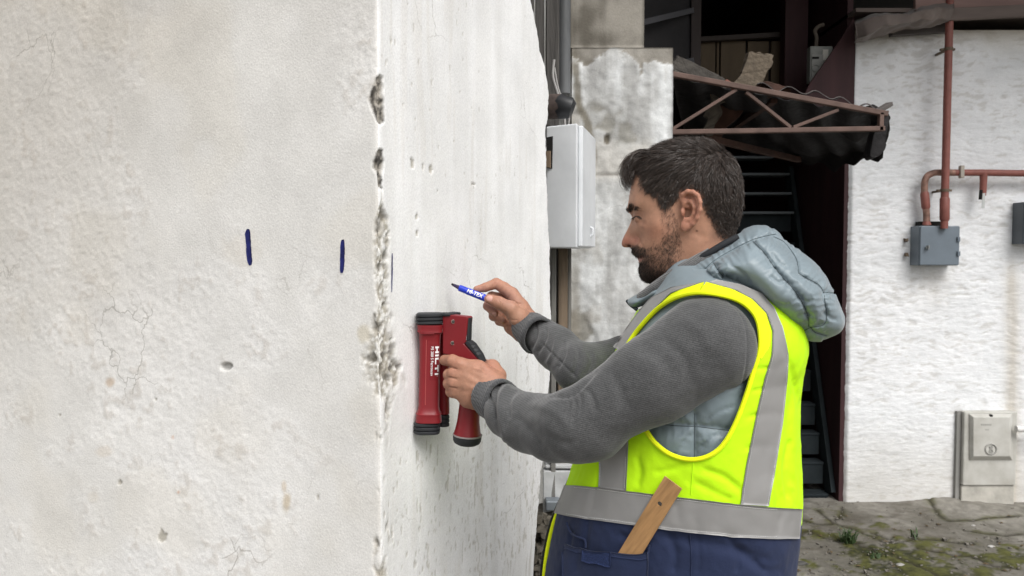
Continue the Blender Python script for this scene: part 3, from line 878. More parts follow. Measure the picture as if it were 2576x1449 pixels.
# ---------------- stair in the shed
st = thing('staircase', 'steep grey painted stair rising into the dark shed', 'stairs', at_y(2000, 1240, 4.95))
sg = mat('blue grey paint', (.024, .030, .033), rough=.9, var=.35, vscale=8, bump=.2, spec=.08)
sa, sb = at_y(2089, 1240, 5.0), at_y(1984, 425, 5.75)
MB().beam(sa, sb, .03, .10).build('stringer', sg, st, bevel=.003)
sl = np.array([-.95, 0, 0])
MB().beam(sa + sl, sb + sl, .03, .10).build('stringer', sg, st, bevel=.003)
for y in (395, 437, 485, 533):
    t = (1240 - y) / (1240 - 425); c = sa + (sb - sa) * t
    z = at_y(1900, y, c[1])[2]
    MB().box((c[0] - .93, c[1] - .07, z - .018), (c[0] - .02 - (.1 if y == 395 else 0), c[1] + .1, z)).build('tread', mat('worn tread', (.11, .125, .135), .6), st, bevel=.003)
for y in (533, 610, 690, 770, 850, 930, 1014, 1087, 1160, 1240):
    t = (1240 - y) / (1240 - 425); c = sa + (sb - sa) * t
    z = at_y(1900, y, c[1])[2]
    MB().box((c[0] - .93, c[1] - .02, z - .14), (c[0] - .025, c[1] - .002, z - .018)).build('riser', sg, st)
    if y > 540: MB().box((c[0] - .93, c[1] - .025, z - .016), (c[0] - .022, c[1] + .09, z)).build('tread', sg, st, bevel=.003)

# ---------------- canopy truss
YT = 3.4
can = thing('canopy_truss', 'rusty welded truss bracket carrying the torn canopy over the opening', 'truss', at_y(1690, 333, YT))
ro = mat('oxidised red steel', (.125, .080, .066), rough=.75, var=.35, vscale=14, bump=.25, bscale=60)
mm_ = lambda px, Y: px / FV * Y
def chord(n, p, q, w_, Y0=YT, Y1=None):
    MB().beam(at_y(*p, Y0), at_y(*q, Y1 or Y0), .028, mm_(w_, Y0)).build(n, ro, can, bevel=.003)
chord('bottom_chord', (1676, 333), (2224, 324), 12)
chord('top_chord', (1686, 186), (2232, 287), 13)
chord('end_post', (2214, 330), (2216, 283), 11)
for a, b in (((1690, 326), (1852, 226)), ((1876, 232), (1988, 321)), ((1994, 321), (2108, 277))):
    MB().beam(at_y(*a, YT + .005), at_y(*b, YT + .005), .02, mm_(8, YT)).build('brace', ro, can, bevel=.002)
rr = mat('rusty brown steel', (.07, .034, .024), rough=.85, var=.5, vscale=12, bump=.3)
chord2 = lambda p, q, Y0, Y1, w_: MB().beam(at_y(*p, Y0), at_y(*q, Y1), .03, w_).build('rafter', rr, can, bevel=.003)
chord2((1790, 350), (2010, 402), 3.7, 4.5, .03)
chord2((1948, 250), (1830, 330), 3.5, 4.4, .03)
# torn dark sheet under and behind the truss
def sheet(name, rows, n, thick, m, parent=None, noise=.006, nscale=12, corr=None, seed=3, label=None):
    Gs = np.stack([resample(np.array([at_y(x, y, Y) for x, y, Y in r]), n) for r in rows])
    k = len(rows)
    t = np.linspace(0, k - 1, (k - 1) * 8 + 1); i = np.minimum(t.astype(int), k - 2); f = (t - i)
    f = f * f * (3 - 2 * f)
    Gs = Gs[i] + (Gs[i + 1] - Gs[i]) * f[:, None, None]
    d = fbm(Gs * nscale, seed, 4) * noise
    if corr: d = d + corr[0] * np.sin(np.linspace(0, corr[1] * 2 * math.pi, n))[None] * np.ones((len(t), 1))
    Gs[..., 2] += d; Gs[..., 1] += .5 * d
    V, F = closed_sheet(Gs, (0, .3 * thick, thick))
    o = mk(name, V, F, m, parent, True, label=label)
    return o
tor = mat('torn bitumen sheet', (.014, .012, .013), rough=.75, var=.5, vscale=10, bump=.5, bscale=30, bdist=.01)
o = sheet('canopy_sheet', [[(1692,188,3.44),(1800,208,3.44),(1900,232,3.44),(2050,262,3.44),(2150,275,3.44),(2234,278,3.44)],
                       [(1700,250,4.0),(1800,270,4.0),(1900,300,3.95),(2050,330,3.9),(2160,345,3.75),(2240,330,3.6)],
                       [(1720,330,4.7),(1800,350,4.7),(1900,375,4.6),(2050,395,4.4),(2150,385,4.1),(2226,365,3.75)],
                       [(1740,345,4.9),(1810,362,4.85),(1900,385,4.75),(2000,404,4.6),(2100,424,4.3),(2220,392,3.85)]], 60, .004, tor, None, .03, 9, (.012, 7))
tag(o, 'black torn corrugated sheet sagging behind the truss', 'sheet')
o = sheet('corrugated_edge', [[(1905,212,3.42),(1950,224,3.42),(2000,226,3.42),(2080,240,3.42),(2150,262,3.42),(2232,282,3.42)],
                       [(1905,214,3.62),(1950,226,3.62),(2000,228,3.62),(2080,242,3.62),(2150,262,3.62),(2236,280,3.62)]], 160, .004, mat('old corrugated sheet', (.09, .078, .074), .7, var=.5), None, .004, 20, (.0125, 5.0))
tag(o, 'wavy grey edge of a corrugated sheet lying on the truss', 'sheet')
# ragged lumps on the outer end
def lump(name, poly, Y, th, m, parent=None, seed=0, label=None, cat=None, relief_=.01, bevel=.004):
    c = spline(poly, 4, True) if len(poly) > 5 else np.asarray(poly, float)
    P = np.array([at_y(x, y, Y) for x, y in c])
    P = P + .004 * np.stack([fbm(P * 60, seed + s_) for s_ in range(3)], -1)
    P2_ = P + np.array([0, th, 0]) + .01 * np.stack([fbm(P * 25, seed + 5 + s_) for s_ in range(3)], -1)
    o = MB().add(np.vstack([P, P2_]), [tuple(range(len(P))), tuple(range(2*len(P)-1, len(P)-1, -1))] + [(i, i+len(P), (i+1)%len(P)+len(P), (i+1)%len(P)) for i in range(len(P))]).build(name, m, parent, False, bevel)
    if cat: tag(o, label, cat)
    return o
lump('torn_felt', [(2150,282),(2180,270),(2196,262),(2210,268),(2222,275),(2236,285),(2240,300),(2234,320),(2228,345),(2229,370),(2215,390),(2190,395),(2195,350),(2205,320),(2200,290)], 3.46, .06, tor, None, 4, 'black ragged felt hanging off the outer end of the truss', 'felt')
MB_ = MB().beam(at_y(2206, 281, 3.42), at_y(2238, 262, 3.5), .03, .018)
tag(MB_.build('broken_lath', mat('grey lath', (.09, .08, .075), .8), None, bevel=.002), 'short broken lath poking up from the outer truss end', 'lath')
deb = mat('crumbled fibreboard', (.125, .10, .073), rough=.9, var=.5, vscale=18, bump=.6, bscale=45, bdist=.012)
lump('broken_board', [(1690,178),(1700,145),(1712,142),(1760,165),(1800,185),(1822,196),(1825,212),(1800,208),(1750,196)], 3.5, .1, mat('grey fibreboard', (.075, .068, .06), .9, var=.5, vscale=18, bump=.6, bscale=45, bdist=.012), None, 21, 'grey broken fibreboard lying on the inner end of the truss', 'board')
lump('rotten_plank', [(1846,214),(1858,196),(1866,182),(1873,163),(1880,148),(1884,133),(1893,129),(1900,133),(1911,130),(1922,136),(1931,133),(1946,139),(1942,148),(1946,156),(1938,170),(1930,182),(1922,200),(1908,224)], 3.52, .05, deb, None, 33, 'pale rotten plank end standing up out of the truss', 'plank')
lump('rusty_sheet_scrap', [(1760,395),(1790,300),(1836,240),(1872,235),(1880,252),(1862,290),(1830,320),(1800,372)], 3.9, .02, mat('rust red panel', (.09, .045, .034), .85, var=.5, vscale=10, bump=.3), None, 44, 'rust brown sheet scrap hanging below the rotten plank', 'scrap sheet')
lump('torn_lining', [(1770,200),(1795,215),(1830,218),(1850,228),(1836,252),(1812,262),(1818,285),(1800,310),(1790,345),(1768,330),(1782,300),(1772,285),(1790,250)], 3.75, .015, mat('tattered lining', (.15, .13, .108), .9, var=.5, vscale=16, bump=.4), None, 55, 'tattered beige lining hanging behind the left brace', 'lining')
lump('rusty_flap', [(1908,218),(1920,205),(1950,208),(1985,222),(1990,235),(1960,240),(1930,244)], 3.46, .04, rr, None, 66, 'bent rusty flap behind the wavy sheet edge', 'flap')
lump('brick_shard', [(1822,205),(1830,198),(1850,215),(1858,222),(1840,220)], 3.43, .05, mat('brick red', (.2, .085, .065), .9), None, 77, 'red brick shard on the top chord left of the plank', 'shard')
# maroon cloth drop beside the opening
o = sheet('maroon_drape', [[(2150,44,4.86),(2105,112,4.86),(2040,205,4.86),(1990,300,4.86)], [(2152,120,4.87),(2130,190,4.87),(2095,260,4.87),(2060,320,4.87)], [(2147,330,4.88),(2147,335,4.88),(2147,345,4.88),(2147,350,4.88)]], 24, .004, maro, None, .01, 6, None, 9)
tag(o, 'maroon cloth drop hanging diagonally beside the electricity meter', 'cloth')

# ---------------- white rendered building on the right
def rd(q, a, b):
    w_ = q + .05 * np.stack([fbm(q * 7, 101), fbm(q * 7, 102), q[..., 2] * 0], -1)
    n_ = fbm(w_ * np.array([13, 52, 1]), 103, 4); f_ = fbm(w_ * np.array([36, 100, 1]), 104, 3)
    ridg = 1 - np.abs(n_) * 2; ridg = ridg * (.5 + sstep(-.3, .3, fbm(q * 2.2, 107, 3)))
    edge = sstep(0, .03, q[..., 0] - XR)
    return (.0027 * ridg + .0026 * f_ + .004 * fbm(q * 3, 105)) * sstep(.0, .5, q[..., 1] + .1) - .03 * (1 - edge) ** 2 + .006 * fbm(q * 20, 110) * (1 - edge)
def rc(q, a, b, d):
    w_ = q + .05 * np.stack([fbm(q * 7, 101), fbm(q * 7, 102), q[..., 2] * 0], -1)
    n_ = fbm(w_ * np.array([13, 52, 1]), 103, 4); g_ = fbm(q * 4, 106, 4)
    c = lerp(np.array([.82, .835, .85]), np.array([.88, .89, .905]), sstep(-.4, .4, g_))
    c = lerp(c, np.array([.52, .50, .46]), .45 * sstep(.26, .55, np.abs(n_) + .25 * g_))
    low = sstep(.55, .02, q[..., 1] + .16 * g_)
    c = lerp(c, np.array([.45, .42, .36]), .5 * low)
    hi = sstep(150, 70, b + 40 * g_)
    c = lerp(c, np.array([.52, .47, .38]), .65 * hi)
    rust_ = sstep(620, 720, b) * np.exp(-((a - 2545) / 22) ** 2) + .5 * sstep(672, 690, b) * sstep(820, 690, b) * np.exp(-((a - 2345) / 45) ** 2)
    c = lerp(c, np.array([.5, .45, .37]), np.clip(.6 * rust_ + .25 * rust_ * fbm(q * np.array([40, 2, 1]), 108), 0, 1))
    return c
rm = wallmat('rough cast white render', bump=.6, bscale=45, stretch=(.5, 1, 1.6), bdist=.006, var=.10, vscale=12)
rw = thing('rendered_building', 'white building with rough combed render at right', 'building', (XR, YR, 0))
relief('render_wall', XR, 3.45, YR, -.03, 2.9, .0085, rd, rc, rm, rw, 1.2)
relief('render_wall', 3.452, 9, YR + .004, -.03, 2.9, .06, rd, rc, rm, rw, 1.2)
tarpm = mat('grey brown tarpaulin', (.18, .145, .128), rough=.65, var=.3, vscale=7, bump=.3, bscale=25, bdist=.006, sheen=.2)
o = sheet('tarpaulin', [[(2150,50,4.95),(2170,38,4.95),(2230,30,4.95),(2290,24,4.95),(2315,8,4.95),(2345,-6,4.95),(2400,-20,4.95)],
                  [(2150,58,4.72),(2172,52,4.68),(2230,44,4.62),(2290,40,4.6),(2330,28,4.6),(2365,22,4.64),(2400,18,4.7)],
                  [(2155,90,4.70),(2180,84,4.64),(2235,70,4.6),(2290,58,4.6),(2330,52,4.62),(2365,47,4.68),(2390,42,4.72)],
                  [(2149,108,4.80),(2172,107,4.78),(2200,100,4.78),(2245,88,4.78),(2300,72,4.78),(2345,58,4.78),(2390,50,4.78)]], 70, .006, tarpm, None, .045, 7, None, 12)
tag(o, 'grey brown tarpaulin bundled over the top left of the white building', 'tarpaulin')
fas = thing('roof_fascia', 'brown two tone roof edge boards over the white building', 'roof edge', at_y(2450, 40, 4.75))
f1m = mat('faded red board', (.27, .175, .155), rough=.7, var=.25, vscale=6, stretch=(.4, 1, 3), bump=.2)
f2m = mat('brown board', (.165, .13, .115), rough=.7, var=.3, vscale=6, stretch=(.4, 1, 3), bump=.2)
MB().beam(at_y(2300, 41, 4.74), at_y(5600, -112, 4.74), .03, mm_(30, 4.74)).build('lower_board', f2m, fas, bevel=.004)
MB().beam(at_y(2300, 4, 4.78), at_y(5600, -98, 4.78), .03, mm_(44, 4.78)).build('upper_board', f1m, fas, bevel=.004)
MB().beam(at_y(2240, 76, 4.84), at_y(2386, 66, 4.84), .05, mm_(30, 4.84)).build('soffit_board', mat('soffit board', (.10, .09, .085), .8), fas)
MB().box((XR - .02, 4.8, at_y(0, 30, 4.8)[2]), (9, 6.1, at_y(0, 20, 4.8)[2])).build('roof_slab', f2m, fas)

# pipes
red = mat('red oxide pipe paint', (.25, .092, .075), rough=.5, var=.4, vscale=16, bump=.15, tint=(.55, .5, .45))
clm = mat('rusty clamp', (.16, .12, .085), rough=.8, var=.4, vscale=30)
YPp = 4.76
vp = thing('riser_pipe', 'red painted vertical conduit running down into the grey junction box', 'pipe', at_y(2377, 560, YPp))
pr = mm_(9.3, YPp)
MB().tube([at_y(2391, -40, YPp), at_y(2388, 60, YPp), at_y(2383, 250, YPp), at_y(2379, 420, YPp), at_y(2376.5, 500, YPp)], pr, 18).build('pipe', red, vp, True)
MB().tube([at_y(2376.8, 496, YPp), at_y(2376.6, 500, YPp), at_y(2376.2, 552, YPp), at_y(2376, 556, YPp)], [pr, pr * 1.25, pr * 1.25, pr], 18).build('coupling', red, vp, True)
MB().tube([at_y(2376, 552, YPp), at_y(2375, 575, YPp)], pr * .95, 16).build('pipe_end', red, vp, True)
for y, x in ((124, 2385.5), (479, 2377)):
    c = at_y(x, y, YPp)
    MB().tube([c + (0, 0, -.008), c + (0, 0, .008)], pr * 1.22, 18).box(c + (-.042, .0, -.006), c + (-.02, .02, .006)).box(c + (.02, .0, -.006), c + (.042, .02, .006)).box(c + (-.006, .02, -.006), c + (.006, .14, .006)).build('clamp', clm, vp, True)
hp = thing('branch_pipe', 'red horizontal conduit with a swan neck into the junction box', 'pipe', at_y(2450, 435, 4.81))
YH = 4.82; hr = mm_(8.3, YH)
MB().tube([at_y(x, y, YH) for x, y in ((4600,437),(2560,436),(2470,434.5),(2400,434.5))], hr, 16).build('pipe', red, hp, True)
bend = spline([(2405,434.5),(2370,434),(2350,435),(2334,442),(2327,455),(2325.5,475),(2326,500),(2330,530),(2331,556),(2331,575)], 6)
MB().tube([at_y(x, y, YH) for x, y in bend], hr * .98, 16).build('bend', mat('scuffed pipe', (.30, .17, .13), .6, var=.6, vscale=30, bump=.3), hp, True)
MB().tube([at_y(2326.5, 482, YH), at_y(2326, 488, YH), at_y(2329, 520, YH), at_y(2330, 526, YH)], [hr, hr * 1.25, hr * 1.25, hr], 16).build('coupling', red, hp, True)
MB().tube([at_y(2331, 557, YH), at_y(2331, 566, YH)], [hr, hr * 1.3], 16).build('flange', red, hp, True)
c = at_y(2415, 436, YH)
MB().box(c + (-.012, -.03, -.03), c + (.012, .0, .045)).build('bracket', mat('painted bracket', (.42, .38, .33), .7), hp, bevel=.004)
MB().tube([at_y(x, y, YH) for x, y in ((2474,436),(2474,455),(2473,478),(2472,492))], [hr * 1.15, hr, hr, hr * .9], 16).build('stub', red, hp, True)
MB().tube([at_y(x, y, YH - .01) for x, y in ((2468,478),(2467,490),(2466,502))], hr * .5, 10).build('open_end', dk, hp, True)
MB().beam(at_y(2475, 486, YH - .02), at_y(2473, 524, YH - .02), .004, .016).build('plastic_strip', mat('clear strip', (.55, .57, .56), .4), hp)

# grey junction box
jm = mat('slate blue enamel', (.165, .20, .235), rough=.42, var=.15, vscale=5, bump=.06)
jb = thing('junction_box', 'slate grey steel junction box with round lock on the white render', 'electrical box', at_y(2360, 670, 4.8))
YJ = 4.79
a = at_y(2310, 668, YJ); b = at_y(2413, 568, YJ)
MB().box((a[0], YJ, a[2]), (b[0], YR - .005, b[2])).build('case', jm, jb, bevel=.004)
MB().box((a[0] + .004, YJ - .012, a[2] + .004), (b[0] - .002, YJ - .001, b[2] - .004)).build('door', jm, jb, bevel=.003)
MB().tube([at_y(2334, 622, YJ - .012), at_y(2334, 622, YJ - .03)], .011, 14).box(at_y(2334, 622, YJ - .03) + (-.003, -.014, -.012), at_y(2334, 622, YJ - .03) + (.003, 0, .012)).build('lock', mat('chromed lock', (.35, .36, .36), .3, .9, bump=0), jb, True)
for y in (602, 638):
    c = at_y(2410, y, YJ - .012); MB().box(c + (-.008, -.012, -.014), c + (.008, .02, .014)).build('hinge', jm, jb, bevel=.002)
    c = at_y(2283, y, 4.85); MB().box(c + (-.002, .01, -.014), c + (.014, .04, .006), .004).build('fixing_lug', clm, jb)
MB().box((at_y(2312, 560, 4.84)[0], 4.84, b[2] + .001), (at_y(2376, 560, 4.84)[0], 4.885, b[2] + .028)).build('entry_block', dk, jb)
j2 = thing('wall_cabinet', 'darker grey steel cabinet cut by the right edge', 'electrical box', at_y(2570, 615, 4.8))
jm2 = mat('dark grey enamel', (.10, .115, .13), rough=.45, var=.2, vscale=6)
a = at_y(2572, 614, 4.79); b = at_y(2700, 508, 4.79)
MB().box((a[0], 4.79, a[2]), (b[0], YR - .005, b[2])).build('case', jm2, j2, bevel=.004)
MB().box((a[0] + .004, 4.776, a[2] + .004), (b[0], 4.789, b[2] - .004)).build('door', jm, j2, bevel=.003)

# concrete meter housing on the ground
mh = thing('meter_housing', 'weathered white utility meter housing standing by the wall foot', 'meter box', at_y(2490, 1265, 4.8))
mhm = mat('dirty grp', (.46, .455, .425), rough=.6, var=.35, vscale=9, bump=.25, bscale=40, tint=(.55, .5, .42))
YK = 4.845
X0, X1 = at_y(2424, 1130, YK)[0], at_y(2558, 1130, YK)[0]
zt, zm, zb_ = at_y(0, 1036, YK)[2], at_y(0, 1222, YK)[2], -.02
MB().box((X0, YK + .012, zb_), (X1, YR - .002, zm - .003)).build('plinth', mat('chalky plinth', (.5, .48, .43), .8, var=.3, vscale=12, bump=.3), mh, bevel=.006)
MB().box((X0 - .0, YK, zm), (X1, YR - .002, zt)).build('body', mhm, mh, bevel=.008)
def rect(x0, y0, x1, y1, Y): return [at_y(x0, y1, Y), at_y(x1, y1, Y), at_y(x1, y0, Y), at_y(x0, y0, Y)]
o_, i_ = rect(2437, 1040, 2547, 1158, YK - .0015), rect(2449, 1050, 2541, 1148, YK - .03)
MB().add(np.array(o_ + i_), [(0,1,5,4),(1,2,6,5),(2,3,7,6),(3,0,4,7),(4,5,6,7),(3,2,1,0)]).build('lid', mhm, mh, bevel=.003)
c = at_y(2493, 1046, YK - .02); MB().tube([c + (0, .01, 0), c + (0, -.006, 0)], .009, 12).build('lid_screw', dk, mh, True)
eo = mat('moulded emblem', (.36, .355, .33), .6, var=.2)
cx, cy = 2493, 1130
ring = [at_y(cx + 14 * math.cos(t), cy + 13 * math.sin(t), YK - .032) for t in np.linspace(0, 2 * math.pi, 33)]
MB().tube(ring, .0045, 8, False).build('emblem_ring', eo, mh, True)
em_ = MB()
for pl in ([(-5,-7),(-2,-8),(1,-2),(5,4),(4,6),(0,1),(-3,5),(-6,6),(-2,0)], [(2,-8),(5,-6),(2,-1),(0,-2)], [(-5,7),(0,5),(5,7),(4,9),(-4,9)]):
    em_.prism([at_y(cx + x, cy + y, YK - .031) for x, y in pl], (0, -.004, 0))
em_.build('emblem', eo, mh)
# worn lettering, no longer legible: raised rows of strokes
wl = MB()
for x in np.arange(2468, 2494, 4.6):
    wl.box(*mbx(x, 1066, x + 3, 1070.5, YK - .0302, .0012))
for x in (2479, 2484): wl.box(*mbx(x, 1079, x + 3, 1082.5, YK - .0302, .0012))
wl.build('worn_lettering', eo, mh)['kind'] = 'stuff'
MB().box((at_y(2413, 1130, YK)[0], YK + .03, -.01), (X0 - .002, YR - .002, zt - .004)).build('side_strip', mat('grey edge strip', (.27, .265, .25), .8), mh)
tag(MB().tube([at_y(2556, 1079, 4.8), at_y(2600, 1080, 4.8), at_y(3200, 1080, 4.8)], .02, 14).build('white_pipe', mat('white pipe', (.7, .69, .67), .5), None, True), 'short white plastic pipe right of the meter housing', 'pipe')

# weeds, pebbles
gr = mat('grass blade', (.05, .085, .03), rough=.6, var=.4, vscale=40, bump=0)
def tuft(name, px, py, n, h, lab, seed):
    r = np.random.default_rng(seed); c = gpt((px, py)); m = MB()
    for i in range(n):
        a = r.uniform(0, 2 * math.pi); l = h * r.uniform(.5, 1.1); b0 = c + np.array([r.normal(0, .02), r.normal(0, .015), 0]); lean = r.uniform(.3, 1.1)
        d = np.array([math.cos(a), math.sin(a), 0]); s_ = np.array([-d[1], d[0], 0]) * .004
        p1 = b0 + d * l * lean * .4 + np.array([0, 0, l * .6]); p2 = b0 + d * l * lean + np.array([0, 0, l * (1 - .4 * lean)])
        m.add([b0 - s_, b0 + s_, p1 + s_, p1 - s_, p2], [(0,1,2,3), (3,2,4)])
    o = m.build(name, gr); tag(o, lab, 'weed')
gv = MB()
for i in range(420):
    c = gpt((rng.uniform(250, 1960), rng.uniform(900, 1500))); r = rng.uniform(.002, .0065) * (1.6 if i % 9 == 0 else 1)
    a = rng.normal(size=(8, 3))
    B = np.array([(-1,-1,-1),(1,-1,-1),(1,1,-1),(-1,1,-1),(-1,-1,1),(1,-1,1),(1,1,1),(-1,1,1)]) * .7 * np.array([1.3, 1, .6])
    gv.add(c + np.array([0, 0, r * .3]) + r * (B + .3 * a), [(0,3,2,1),(4,5,6,7),(0,1,5,4),(1,2,6,5),(2,3,7,6),(3,0,4,7)])
tag(gv.build('grit', mat('grit', (.19, .175, .15), var=.7, vscale=70), None), 'small grit and stone chips scattered over the yard', 'gravel', kind='stuff')
lf_ = MB()
for i in range(46):
    c = gpt((rng.uniform(280, 1960), rng.uniform(960, 1480))); a = rng.uniform(0, 6.28); l = rng.uniform(.008, .02)
    d = np.array([math.cos(a), math.sin(a), 0]) * l; s_ = np.array([-d[1], d[0], 0]) * rng.uniform(.3, .5); zz_ = np.array([0, 0, .006])
    lf_.add([c - d + zz_, c - s_ + zz_ * rng.uniform(.8, 1.8), c + d + zz_, c + s_ + zz_ * rng.uniform(.8, 1.8), c + zz_ * 1.7], [(0,1,4),(1,2,4),(2,3,4),(3,0,4)])
tag(lf_.build('leaf_litter', mat('dry leaf', (.11, .075, .035), var=.5, vscale=60), None), 'dry brown leaf scraps lying about the yard', 'leaves', kind='stuff')
tuft('weed', 680, 1205, 60, .09, 'dark green grassy weed in the yard crack beside the vest', 1)
tuft('weed', 1155, 1165, 8, .06, 'thin wisp of weed in the crack in the middle of the yard', 2)
tuft('weed', 1925, 860, 24, .07, 'small dark weed at the foot of the meter housing', 3)
tuft('weed', 870, 1310, 26, .04, 'low green weed on the moss near the yard front', 4)
for x, y, r, lb_, cc in ((1720,1235,.012,'small white pebble on the right of the yard',.42), (330,1362,.02,'dark flat stone beside the navy vest hem',.08), (1590,1080,.008,'tiny pale pebble below the meter housing',.4), (1055,1370,.014,'pale chip of concrete at the yard front',.32)):
    c = gpt((x, y)); u = rng.normal(size=(20, 3)); u /= np.linalg.norm(u, axis=1, keepdims=True)
    import bmesh
    bm = bmesh.new(); bmesh.ops.create_icosphere(bm, subdivisions=2, radius=1)
    for v in bm.verts: v.co = Vector((v.co.x * r * 1.5, v.co.y * r, v.co.z * r * .5)) * (1 + .25 * float(vnoise(np.array(v.co) * 2, 5))); v.co += Vector(c) + Vector((0, 0, r * .2))
    me2 = bpy.data.meshes.new('pebble'); bm.to_mesh(me2); bm.free(); me2.materials.append(mat('pebble stone', (cc, cc * .97, cc * .92), .8))
    o = bpy.data.objects.new('pebble', me2); COL.objects.link(o); tag(o, lb_, 'stone')
# ================================================================== SCANNER AND PEN
redp = mat('red nylon', (.205, .013, .018), rough=.42, var=.12, vscale=14, bump=.10, bscale=420, bdist=.0006, spec=.4)
rub = mat('black rubber', (.022, .024, .027), rough=.6, var=.2, vscale=30, bump=.15, bscale=300, bdist=.0008)
wht = mat('white print', (.8, .8, .8), rough=.6, var=0, bump=0)
stl = mat('screw steel', (.05, .045, .04), rough=.5, metal=.5, var=.2, bump=0)
SP0 = np.array([-.1652, 1.615, 0]); SD = np.array([.411, .9117, 0])        # picture plane of the scanner's near side
def s4(px, py, k=0.0):
    q = Z4((px, py)); return on_plane(q[0], q[1], SP0 + SD * k, SD)
scan = thing('wall_scanner', 'red handheld wall scanner with black wheels held against the plaster', 'scanner', s4(220, 1260, .01))
def lathe(a, b, prof, n=40):
    """prof: (t along a-b, radius)"""
    a = np.asarray(a, float); b = np.asarray(b, float)
    return MB().tube([a + (b - a) * t for t, _ in prof], [r for _, r in prof], n)
S4 = .2525 / FV * 1.615
def ribs(t0, t1, r, n, d):
    out = [(t0, r * .82), (t0 + .0001, r * .9)]
    for i in range(n):
        a = t0 + (t1 - t0) * i / n; b = t0 + (t1 - t0) * (i + 1) / n
        out += [(a + (b - a) * .12, r * .94), (a + (b - a) * .3, r), (a + (b - a) * .75, r), (a + (b - a) * .92, r * .95), (b - (b - a) * .02, r - d)]
    return out + [(t1 + .001, r * .8)]
k1 = .0
A1, B1 = s4(228, 185, k1), s4(212, 1150, k1)
pr_ = [(0, .020), (.002, .0262), (.03, .0262), (.055, .0255), (.075, .0262), (.083, .0240), (.11, .0220), (.18, .0211), (.5, .0209), (.84, .0211), (.87, .0222), (.905, .0242), (.915, .0262), (.93, .0256), (.975, .0268), (.998, .0268), (1, .02)]
tocam = CAM - (A1 + B1) / 2; tocam[2] = 0; tocam /= np.linalg.norm(tocam)
axd = (B1 - A1) / np.linalg.norm(B1 - A1); sdv = np.cross(axd, tocam)
if sdv[0] < 0: sdv = -sdv
fwd = np.cross(sdv, axd); fwd *= np.sign(fwd @ tocam)
def boxy(m, n_=3.6):
    V = np.array(m.v); q = V - A1; a, b, c = q @ axd, q @ fwd, q @ sdv
    r = np.hypot(b, c) + 1e-9; k = 1 / (np.abs(b / r) ** n_ + np.abs(c / r) ** n_) ** (1 / n_)
    m.v = [tuple(p) for p in A1 + a[:, None] * axd + (b * k)[:, None] * fwd + (c * k)[:, None] * sdv]
    return m
boxy(lathe(A1, B1, pr_, 64)).build('roller_tube', redp, scan, True)
for a, b, r in ((s4(222, 72, k1), s4(224, 186, k1), .0272), (s4(196, 1146, k1), s4(192, 1268, k1), .0272)):
    boxy(lathe(a, b, [(t, q) for t, q in ribs(0.02, .98, r, 3, .0035)], 64)).build('wheel', rub, scan, True)
k2 = .045
A2, B2 = s4(368, 190, k2), s4(366, 1085, k2)
lathe(A2, B2, [(0, .016), (.002, .0105), (.5, .0105), (.99, .0115), (1, .008)], 24).build('roller_tube', redp, scan, True)
lathe(s4(364, 1088, k2), s4(362, 1205, k2), ribs(.02, .98, .0120, 3, .002), 24).build('wheel', rub, scan, True)
lathe(s4(372, 70, k2), s4(372, 150, k2), ribs(.02, .98, .0135, 3, .002), 24).build('wheel', rub, scan, True)
MB().prism([s4(x, y, -.004) for x, y in ((330, 76), (422, 82), (422, 110), (330, 110))], SD * .05).build('top_cap', rub, scan, bevel=.003)
brk = [(350, 95), (372, 88), (590, 112), (600, 125), (576, 372), (560, 382), (735, 566), (690, 556), (520, 520), (352, 480)]
MB().prism([s4(x, y, .0) for x, y in brk], SD * .024).build('bracket', redp, scan, bevel=.0035, seg=3)
MB().prism([s4(x, y, .004) for x, y in ((592, 128), (616, 122), (611, 352), (573, 368))], SD * .015).build('display_bezel', rub, scan, bevel=.002)
MB().prism([s4(x, y, .0035) for x, y in ((588, 150), (596, 148), (590, 345), (575, 352))], SD * -.0006).build('display_edge', mat('grey gasket', (.33, .33, .33), .5), scan)
MB().prism([s4(x, y, -.002) for x, y in ((570, 372), (598, 352), (640, 385), (712, 490), (746, 566), (735, 570))], SD * .022).build('keypad', rub, scan, bevel=.002)
for t in (.2, .45, .7):
    x = 622 + (720 - 622) * t; y = 390 + (530 - 390) * t
    MB().prism([s4(x - 12, y - 14, -.003), s4(x + 4, y - 22, -.003), s4(x + 22, y + 6, -.003), s4(x + 6, y + 14, -.003)], SD * .012).build('key', mat('key grey', (.06, .062, .065), .5), scan, bevel=.001)
for x, y in ((458, 161), (452, 374)):
    lathe(s4(x, y, .002), s4(x, y, -.0012), [(0, .0042), (.9, .0042), (1, .0034)], 20).build('screw_ring', mat('ring', (.26, .17, .15), .5), scan, True)
    lathe(s4(x, y, .002), s4(x, y, -.0016), [(0, .0033), (.9, .0033), (1, .002)], 16).build('screw', stl, scan, True)
kh = .012
Ah, Bh = s4(655, 560, kh), s4(597, 1300, kh)
def r4(px): return px * .2525 / FV * 1.585
lathe(Ah, Bh, [(0, .012), (.002, r4(95)), (.3, r4(98)), (.6, r4(104)), (.8, r4(113)), (.92, r4(128)), (.985, r4(142)), (1, r4(144)), (1.003, r4(130))], 44).build('handle', redp, scan, True)
lathe(s4(599, 1290, kh), s4(592, 1396, kh), [(0, r4(120)), (.02, r4(145)), (.1, r4(146)), (.5, r4(142)), (.72, r4(130)), (.88, r4(100)), (1, r4(20))], 44).build('end_cap', rub, scan, True)
lathe(s4(600, 1281, kh), s4(599, 1296, kh), [(0, r4(130)), (.05, r4(149)), (.9, r4(149)), (1, r4(130))], 44).build('seam_ring', mat('seam grey', (.3, .27, .26), .5), scan, True)
